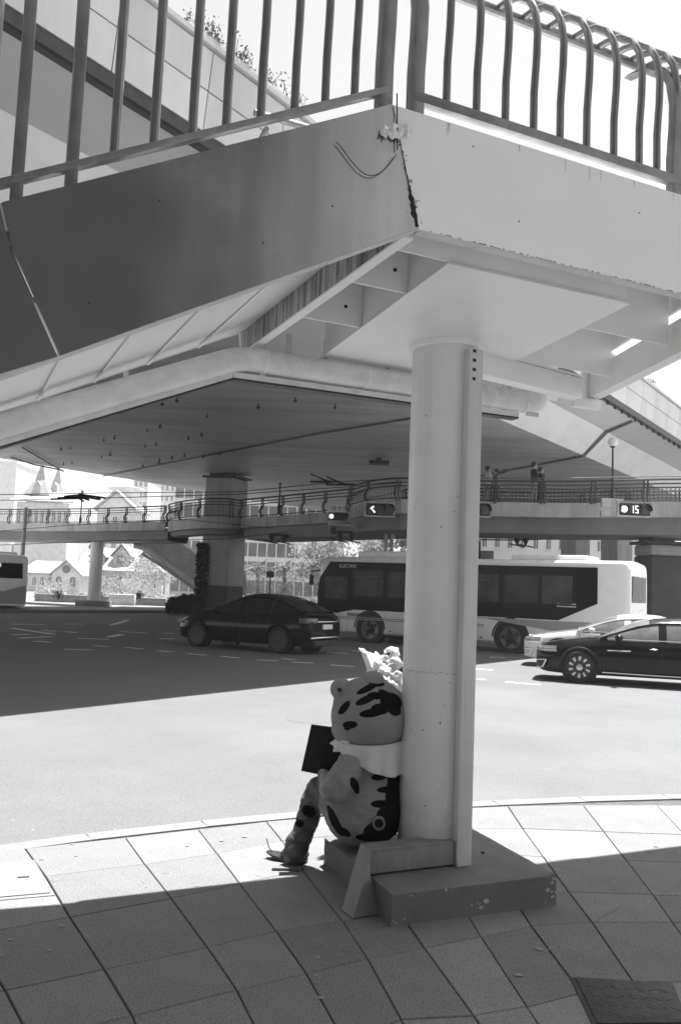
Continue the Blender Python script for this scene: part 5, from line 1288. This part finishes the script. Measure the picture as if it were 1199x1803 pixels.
def house(name, label, x0, x1, yb, ye, yr, Y, depth, mat, roofmat, gable_front, nx=2, nz=1, dorm=(), cat='house', yb_ground=True):
    a, c = UY(x0, ye, Y), UY(x1, ye, Y); zr = UY((x0 + x1) / 2, yr, Y).z; ze = (a.z + c.z) / 2
    root = empty(name, ((a.x + c.x) / 2, Y, 0), 0, label, cat); o0 = root.location.copy()
    xa, xb = a.x, c.x; dy = Vector((0, depth, 0)); ov = .35
    b = MB()
    if gable_front:
        b.prism([(xa, Y, 0), (xb, Y, 0), (xb, Y, ze), ((xa + xb) / 2, Y, zr - .1), (xa, Y, ze)], dy); b.build('wall', mat, root, off=o0)
        for s_, xe in ((-1, xa), (1, xb)):
            q = MB(); xm = (xa + xb) / 2; k = (zr - ze) / abs(xm - xe)
            q.prism([(xm, Y - ov, zr), (xe + s_ * ov, Y - ov, ze - ov * k), (xe + s_ * ov, Y + depth, ze - ov * k), (xm, Y + depth, zr)], (0, 0, .18)); q.build('roof', roofmat, root, off=o0)
        q = MB(); q.lathe([(.5, -.04), (.5, .04)], 14, ((xa + xb) / 2, Y - .03, ze + (zr - ze) * .35), 'y'); q.build('window', MT['glass_far'], root, off=o0)
    else:
        b.box(xa, xb, Y, Y + depth, 0, ze); b.build('wall', mat, root, off=o0)
        q = MB(); q.prism([(xa - ov, Y - ov, ze - .1), (xb + ov, Y - ov, ze - .1), (xb - (xb - xa) * .06, Y + depth / 2, zr), (xa + (xb - xa) * .06, Y + depth / 2, zr)], (0, 0, .2)); rf = q.build('roof', roofmat, root, off=o0)
        q = MB(); q.prism([(xa - ov, Y + depth + ov, ze - .1), (xb + ov, Y + depth + ov, ze - .1), (xb - (xb - xa) * .06, Y + depth / 2, zr), (xa + (xb - xa) * .06, Y + depth / 2, zr)], (0, 0, .2)); q.build('roof', roofmat, root, off=o0)
        for dx, dw in dorm:
            cx = UY(dx, ye, Y).x; dw_ = dw; z0_ = ze + (zr - ze) * .30; y0 = Y + depth * .12
            q = MB(); q.prism([(cx - dw_, y0, z0_), (cx + dw_, y0, z0_), (cx + dw_, y0, z0_ + dw_ * 1.2), (cx, y0, z0_ + dw_ * 2.4), (cx - dw_, y0, z0_ + dw_ * 1.2)], (0, depth * .3, 0)); dm = q.build('dormer', MT['wall2'], root, off=o0)
            q = MB(); q.box(cx - dw_ * .55, cx + dw_ * .55, y0 - .06, y0 - .01, z0_ + .15, z0_ + dw_ * 1.2); q.build('pane', MT['glass_far'], dm, off=o0)
            for s_ in (-1, 1):
                q = MB(); q.prism([(cx, y0 - .3, z0_ + dw_ * 2.6), (cx + s_ * dw_ * 1.4, y0 - .3, z0_ + dw_ * 1.0), (cx + s_ * dw_ * 1.4, y0 + depth * .3, z0_ + dw_ * 1.0), (cx, y0 + depth * .3, z0_ + dw_ * 2.6)], (0, 0, .12)); q.build('dormer_roof', roofmat, dm, off=o0)
    facade(root, o0, Vector((xa, Y, 0)), Vector((xb, Y, 0)), .4, ze - .2, nx, nz, .38, .55, MT['glass_far'], arch=True)
    return root
house('gatehouse', 'small pale gabled gatehouse with round gable window beside the flower bed', 92, 141, 1046, 1010, 988, 105, 9, MT['wall'], MT['roof'], True, 2)
house('cottage', 'low pale cottage wing with long plain roof behind the left bus', 40, 96, 1046, 1010, 989, 107, 7, MT['wall'], MT['roof'], False, 4)
house('villa', 'long villa with big dormered roof behind the round footbridge column', 130, 292, 1046, 1006, 966, 118, 12, MT['wall2'], MT['roof'], False, 9, 1, dorm=((165, .9), (207, 1.1), (257, 1.1)))
house('terrace_block', 'old brick block with tall arched windows behind the gatehouse', 20, 152, 1046, 962, 952, 150, 10, MT['wall2'], MT['roof'], False, 12, 3, cat='building')
# towered building above the footbridge
def tower(x0, x1, ye, ya, Y, root, o0, mat, roofmat):
    a, c = UY(x0, ye, Y), UY(x1, ye, Y); zt_ = UY((x0 + x1) / 2, ya, Y).z; cx = (a.x + c.x) / 2; w = (c.x - a.x) / 2; ze = (a.z + c.z) / 2
    q = MB(); q.box(cx - w, cx + w, Y, Y + 2 * w, 0, ze); q.build('tower', mat, root, off=o0)
    q = MB(); k = 1.25; ps = [Vector((cx - w * k, Y - w * .25, ze)), Vector((cx + w * k, Y - w * .25, ze)), Vector((cx + w * k, Y + 2.25 * w, ze)), Vector((cx - w * k, Y + 2.25 * w, ze))]; ap = Vector((cx, Y + w, zt_))
    mid = [p.lerp(ap, .45) * 1 + (Vector((cx, Y + w, 0)) - Vector((p.x, p.y, 0))) * .18 for p in ps]
    q.grid([ps, mid, [ap] * 4], closed=True); q.build('spire', roofmat, root, off=o0, smooth=0)
    q = MB(); q.prism([(cx - w * .35, Y - w * .12, ze + .2), (cx + w * .35, Y - w * .12, ze + .2), (cx + w * .35, Y - w * .12, ze + 1.6), (cx, Y - w * .12, ze + 2.4), (cx - w * .35, Y - w * .12, ze + 1.6)], (0, w * .6, 0)); q.build('dormer', MT['wall2'], root, off=o0)
rt = empty('towered_mansion', UY(90, 1040, 135), 0, 'pale mansion with two steep pointed spires beyond the footbridge', 'building'); o0 = rt.location.copy()
tower(46, 84, 872, 808, 136, rt, o0, MT['wall'], MT['roof']); tower(78, 112, 874, 818, 138.5, rt, o0, MT['wall'], MT['roof'])
a, c = UY(30, 883, 134), UY(122, 883, 134); q = MB(); q.box(a.x, c.x, 134, 146, 0, a.z); q.build('wall', MT['wall'], rt, off=o0)
q = MB(); q.prism([(a.x - 1, 133, a.z), (c.x + 1, 133, a.z), (c.x - 3, 140, a.z + 2.6), (a.x + 3, 140, a.z + 2.6)], (0, 0, .2)); q.build('roof', MT['roof'], rt, off=o0)
facade(rt, o0, Vector((a.x, 134, 0)), Vector((c.x, 134, 0)), 8.5, a.z - .4, 9, 1, .45, .6, MT['glass_far'])
rt = empty('pavilion', UY(200, 1040, 140), 0, 'pale pavilion with triangular gable and round lantern beyond the footbridge', 'building'); o0 = rt.location.copy()
a, c = UY(172, 895, 140), UY(236, 895, 140); zz_ = UY(204, 868, 140).z
q = MB(); q.prism([(a.x, 140, 0), (c.x, 140, 0), (c.x, 140, a.z), ((a.x + c.x) / 2, 140, zz_), (a.x, 140, a.z)], (0, 10, 0)); q.build('wall', MT['wall'], rt, off=o0)
for s_ in (-1, 1):
    xm = (a.x + c.x) / 2; xe = a.x if s_ < 0 else c.x; q = MB(); q.prism([(xm, 139.4, zz_ + .1), (xe + s_ * .5, 139.4, a.z - .3), (xe + s_ * .5, 150, a.z - .3), (xm, 150, zz_ + .1)], (0, 0, .4)); q.build('roof', MT['roof'], rt, off=o0)
cx = (a.x + c.x) / 2; z1, z2, z3 = UY(204, 862, 146).z, UY(204, 856, 146).z, UY(204, 846, 146).z
q = MB(); q.lathe([(2.4, a.z), (2.4, z1), (3.1, z1), (3.1, z1 + .3), (1.4, z2), (1.3, z2 + .1), (.9, z3), (0, z3 + .4)], 16, (cx, 146, 0)); q.build('lantern', MT['wall'], rt, off=o0)
facade(rt, o0, Vector((a.x + .5, 140, 0)), Vector((c.x - .5, 140, 0)), 6, a.z - .6, 3, 2, .4, .6, MT['glass_far'])
# apartment blocks and office
def block(name, label, x0, x1, yt, Y, depth, mat, nx, nz, ww=.45, wh=.5, z0=3, win=MT['glass_far'], frame=MT['mull'], fins=False):
    a, c = UY(x0, yt, Y), UY(x1, yt, Y); root = empty(name, ((a.x + c.x) / 2, Y, 0), 0, label, 'building'); o0 = root.location.copy(); zt_ = (a.z + c.z) / 2
    q = MB(); q.box(a.x, c.x, Y, Y + depth, 0, zt_); q.build('wall', mat, root, off=o0)
    q = MB(); q.box(a.x - .2, c.x + .2, Y - .25, Y + depth, zt_, zt_ + .5); q.build('cornice', mat, root, off=o0)
    facade(root, o0, Vector((a.x, Y, 0)), Vector((c.x, Y, 0)), z0, zt_ - .5, nx, nz, ww, wh, win, frame)
    if fins:
        for i in range(nx + 1):
            x = a.x + (c.x - a.x) * i / nx; q = MB(); q.box(x - .06, x + .06, Y - .16, Y - .002, z0, zt_); q.build('mullion', MT['mull'], root, off=o0)
    return root
block('apartment_block', 'tall plain white apartment block seen just right of the pavilion', 236, 262, 838, 160, 12, MT['wall'], 3, 9)
block('apartment_block', 'broad pale apartment block half hidden by the highway soffit', 264, 318, 846, 175, 12, MT['wall'], 6, 9)
block('apartment_tower', 'very pale tower at the far left above the footbridge', -10, 30, 815, 190, 14, MT['office'], 4, 10, win=MT['mull'])
block('office_building', 'glazed office with white mullion grid behind the ivy pier', 310, 575, 846, 100, 20, MT['office'], 16, 6, .86, .72, .5, MT['glass_lt'] if 'glass_lt' in MT else MT['glass_far'], None, True)
block('white_building', 'long white building above the bus roof beyond the footbridge', 820, 1135, 930, 92, 14, MT['office'], 14, 3, .3, .4, 1)
# stone walls, planter walls and flower beds along the far kerb
def wallbox(x0, x1, yb, Y, h_, label, mat, name='planter_wall', t=.5):
    a, c = UY(x0, yb, Y), UY(x1, yb, Y); q = MB(); q.box(a.x, c.x, Y, Y + t, 0, h_); tag(q.build(name, mat, bevel=.05), label, 'wall')
wallbox(60, 292, 1065, 62, .55, 'low dark-topped planter wall behind the round column footing', MT['concrete'])
wallbox(190, 236, 1065, 60.6, .75, 'short pale stone block wall standing before the planter wall', MT['wall'])
wallbox(213, 285, 1040, 88, 1.9, 'plain pale garden wall in front of the villa', MT['wall'], 'garden_wall')
wallbox(440, 556, 1048, 72, .8, 'white low wall with hedge on top behind the SUV', MT['white'], 'garden_wall')
wallbox(420, 520, 1053, 66, .9, 'sloping white parapet wall behind the SUV roof', MT['white'], 'garden_wall')
def mass(name, x0, x1, yt, yb, Y, dep, n, size, mat, zoff=0):
    b = MB(); lo, hi = UY(x0, yb, Y), UY(x1, yt, Y)
    def f():
        u = random.random(); t = random.random() ** .7; hgt = lo.z + (hi.z - lo.z) * t * (.75 + .25 * math.sin(u * 23) * math.sin(u * 9 + 1))
        return (lo.x + (hi.x - lo.x) * u, Y + random.random() * dep, hgt)
    leaves(b, n, f, size); return stuff(b.build(name, mat, smooth=0))
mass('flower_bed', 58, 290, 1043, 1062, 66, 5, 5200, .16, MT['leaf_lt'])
mass('ground_cover', 58, 292, 1056, 1061, 63.2, 1.2, 1800, .13, MT['leaf_dk'])
def shrub(name, label, x, yb, w, h, Y, n, size, mat, group=None, stem=True):
    p = UY(x, yb, Y); p.z = max(p.z, 0) if p.z < .4 else p.z
    root = empty(name, p, 0, label, 'shrub', group); b = MB()
    cl = [(Vector((random.gauss(0, .30) * w, random.gauss(0, .25) * w, h * random.uniform(.25, .8))), random.uniform(.2, .34) * w) for _ in range(9)]
    def f():
        c, r_ = random.choice(cl); d = Vector((random.gauss(0, 1), random.gauss(0, 1), random.gauss(0, 1))).normalized(); return c + d * r_ * random.uniform(.6, 1.1) * Vector((1, 1, h / w)).length / 1.73
    leaves(b, n, f, size); stuff(b.build('foliage', mat, root, smooth=0))
    if stem: q = MB(); q.tube([(0, 0, -.05), (.03, 0, h * .35), (-.02, 0, h * .6)], [.05, .04, .02], 6); q.build('stem', MT['bark'], root)
# dark hedge round the pier foot
def hedge(x0, x1, yb, Y, h_, dep, n, size, label):
    a, c = UY(x0, yb, Y), UY(x1, yb, Y); root = empty('hedge', ((a.x + c.x) / 2, Y, -.15), 0, label, 'hedge'); w = c.x - a.x
    b = MB()
    def f():
        u, v, t = random.uniform(-.5, .5), random.random(), random.random() ** .6
        top = h_ * (.86 + .10 * math.sin(u * 9 + v * 3) + .05 * math.sin(u * 27)) * (1 - .5 * max(0, abs(u) - .38) / .12)
        return (u * w, v * dep, t * top)
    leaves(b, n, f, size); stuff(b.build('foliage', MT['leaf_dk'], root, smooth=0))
    q = MB()
    for i in range(9): q.tube([(w * (i - 4) / 9.5, dep * .5, -.02), (w * (i - 4) / 9.5 + random.gauss(0, .05), dep * .5, h_ * .6)], .03, 5)
    q.build('stem', MT['bark'], root)
hedge(290, 368, 1080, 50.0, 1.25, 1.3, 6500, .075, 'dense dark hedge at the foot of the ivy pier')
for i, (x, y, lb_) in enumerate([(103, 1056, 'small potted shrub left of the footing on the planter wall'), (176, 1058, 'small potted shrub right of the round column footing'), (246, 1058, 'small potted shrub beside the stone block wall')]):
    shrub('potted_shrub', lb_, x, y, .55, .7, 61.4, 260, .07, MT['leaf_dk'])
shrub('flowering_shrub', 'pale blossoming shrub before the villa wall', 272, 1040, 4.5, 3.6, 84, 1500, .13, MT['leaf_lt'])
shrub('flowering_shrub', 'second pale shrub rising against the villa roof edge', 243, 1028, 3.4, 3.6, 86, 1100, .13, MT['leaf_lt'])
shrub('round_bush', 'rounded sunlit bush at the gatehouse corner', 88, 1052, 3.0, 1.6, 80, 800, .12, MT['leaf_lt'])
shrub('round_bush', 'rounded sunlit bush before the garden wall', 215, 1052, 3.0, 1.6, 78, 800, .12, MT['leaf_lt'])
shrub('hedge', 'trimmed hedge on the white wall behind the SUV', 500, 1030, 5.2, .7, 72.3, 1400, .09, MT['leaf'])
def tree(name, label, x, yb, Y, h, w, n, size, mat, trunk=.35, seed=1):
    rnd = random.Random(seed); p = UY(x, yb, Y); p.z = 0; root = empty(name, p, 0, label, 'tree')
    q = MB(); q.tube([(0, 0, -.1), (.05, 0, h * .2), (-.03, .05, h * .42), (.05, 0, h * .6)], [trunk * .5, trunk * .42, trunk * .34, trunk * .15], 8); tr = q.build('trunk', MT['bark'], root)
    cl = []
    for i in range(22):
        a = rnd.uniform(0, 6.28); rr = w * .5 * math.sqrt(rnd.random()) * .85; z = h * (.42 + .52 * rnd.random() * (1 - .35 * (rr / (w * .5)) ** 2)); c = Vector((rr * math.cos(a), rr * math.sin(a), z)); cl.append((c, w * rnd.uniform(.10, .17)))
        l = MB(); l.tube([(0, 0, h * rnd.uniform(.28, .5)), c * .6 + Vector((0, 0, h * .15)), c], [trunk * .2, trunk * .1, trunk * .03], 5); l.build('limb', MT['bark'], root)
    b = MB()
    def f():
        c, r_ = rnd.choice(cl); d = Vector((rnd.gauss(0, 1), rnd.gauss(0, 1), rnd.gauss(0, .8))).normalized(); return c + d * r_ * rnd.uniform(.3, 1.15)
    leaves(b, n, f, size, rnd); stuff(b.build('crown', mat, root, smooth=0))
tree('street_tree', 'sunlit broad tree behind the front of the white bus', 606, 1040, 86, 8.6, 9.5, 6000, .18, MT['leaf_lt'], seed=3)
tree('street_tree', 'pale tree between bus front and office', 562, 1040, 88, 7.2, 7.5, 4000, .18, MT['leaf_lt'], seed=5)
tree('street_tree', 'twiggy tree behind the gantry posts', 690, 1040, 84, 8.2, 7.5, 4000, .17, MT['leaf_lt'], seed=8)
def palm(x, yt, yb, Y, label, seed):
    rnd = random.Random(seed); p = UY(x, yb, Y); p.z = 0; h = UY(x, yt, Y).z; root = empty('palm_tree', p, 0, label, 'palm tree')
    q = MB(); q.tube([(0, 0, 0), (.05, 0, h * .5), (0, 0, h)], [.24, .2, .17], 8); q.build('trunk', MT['bark'], root)
    for i in range(15):
        a = i * 2.4; el = rnd.uniform(-.5, 1.1); L_ = rnd.uniform(1.1, 1.5); d = Vector((math.cos(a) * math.cos(el), math.sin(a) * math.cos(el), math.sin(el))); s_ = d.cross(Vector((0, 0, 1))).normalized(); q = MB()
        for k in range(9):
            t = .25 + .75 * k / 8; c = Vector((0, 0, h)) + d * L_ * t + Vector((0, 0, -.5 * t * t)); wv = .34 * math.sin(math.pi * min(1, t * .9 + .1))
            for sg_ in (-1, 1): q.add([c - d * .05, c + d * .06, c + s_ * sg_ * wv + d * .18 - Vector((0, 0, .12))], [(0, 1, 2)])
        q.build('frond', MT['leaf'], root, smooth=0)
palm(429, 1003, 1045, 80, 'palm with a ragged crown nearest the ivy pier', 1); palm(452, 1000, 1045, 77, 'second palm beside the one by the ivy pier', 2); palm(499, 1000, 1045, 76, 'palm standing alone before the office glass', 3)
# signposts, kiosk and poles
def pole(x, yt, yb, Y, r_, label, name='pole', mat=MT['casing']):
    a, c = UY(x, yb, Y), UY(x, yt, Y); root = empty(name, (a.x, a.y, 0 if a.z > -.3 else -.15), 0, label, 'pole'); z1 = c.z - root.location.z
    q = MB(); q.lathe([(r_ * 1.6, 0), (r_ * 1.6, .3), (r_, .35), (r_ * .85, z1)], 10); q.build('shaft', mat, root)
    return root, z1
r_, z1 = pole(33, 893, 1070, 47, .12, 'tall grey pole standing behind the left bus')
r_, z1 = pole(474, 1004, 1050, 64, .06, 'thin dark signpost rising over the SUV roof', 'signpost', MT['dark']); q = MB(); q.box(-.28, .28, -.03, .03, z1 - .55, z1 - .1); q.build('sign_plate', MT['dark'], r_)
p = UY(857, 990, 44); rt = empty('control_cabinet', (p.x, p.y, -.15), 0, 'dark control cabinet on a mast seen above the bus roof', 'cabinet')
q = MB(); q.box(-.3, .3, -.3, .3, 3.0, 4.1); q.build('cabinet_box', MT['fb_dark'], rt, bevel=.03); q = MB(); q.lathe([(.09, 0), (.07, 4.6)], 8, (-.4, 0, 0)); q.build('mast', MT['dark'], rt); q = MB(); q.box(-.42, -.28, -.05, .05, 3.4, 3.6); q.build('clamp', MT['dark'], rt)
# unseen building added behind the camera to darken the stringer's reflection
rt = empty('unseen_dark_building', (-10, -16, 0), 0, 'unseen dark glazed building added behind the camera to darken the stair panel', 'building'); o0 = rt.location.copy()
q = MB(); q.box(-34, 15, -26, -11, 0, 24); q.build('wall', MT['dark'], rt, off=o0)
for i in range(12):
    for j in range(5): q = MB(); q.box(-33 + 4 * i, -30 + 4 * i, -10.98, -10.9, 1 + 4.4 * j, 4.4 + 4.4 * j); q.build('window', MT['carglass'], rt, off=o0)

# ================================================================== AIR
b = MB(); b.box(-130, 130, -40, 220, -1.3, 60)
hz_m = bpy.data.materials.new('haze'); hz_m.use_nodes = True
n_, l_ = hz_m.node_tree.nodes, hz_m.node_tree.links
n_.remove(n_['Principled BSDF']); pv = n_.new('ShaderNodeVolumePrincipled'); pv.inputs['Color'].default_value = (.95, .95, .95, 1); pv.inputs['Density'].default_value = .0007
l_.new(pv.outputs[0], n_['Material Output'].inputs['Volume'])
stuff(b.build('haze', hz_m, smooth=0))
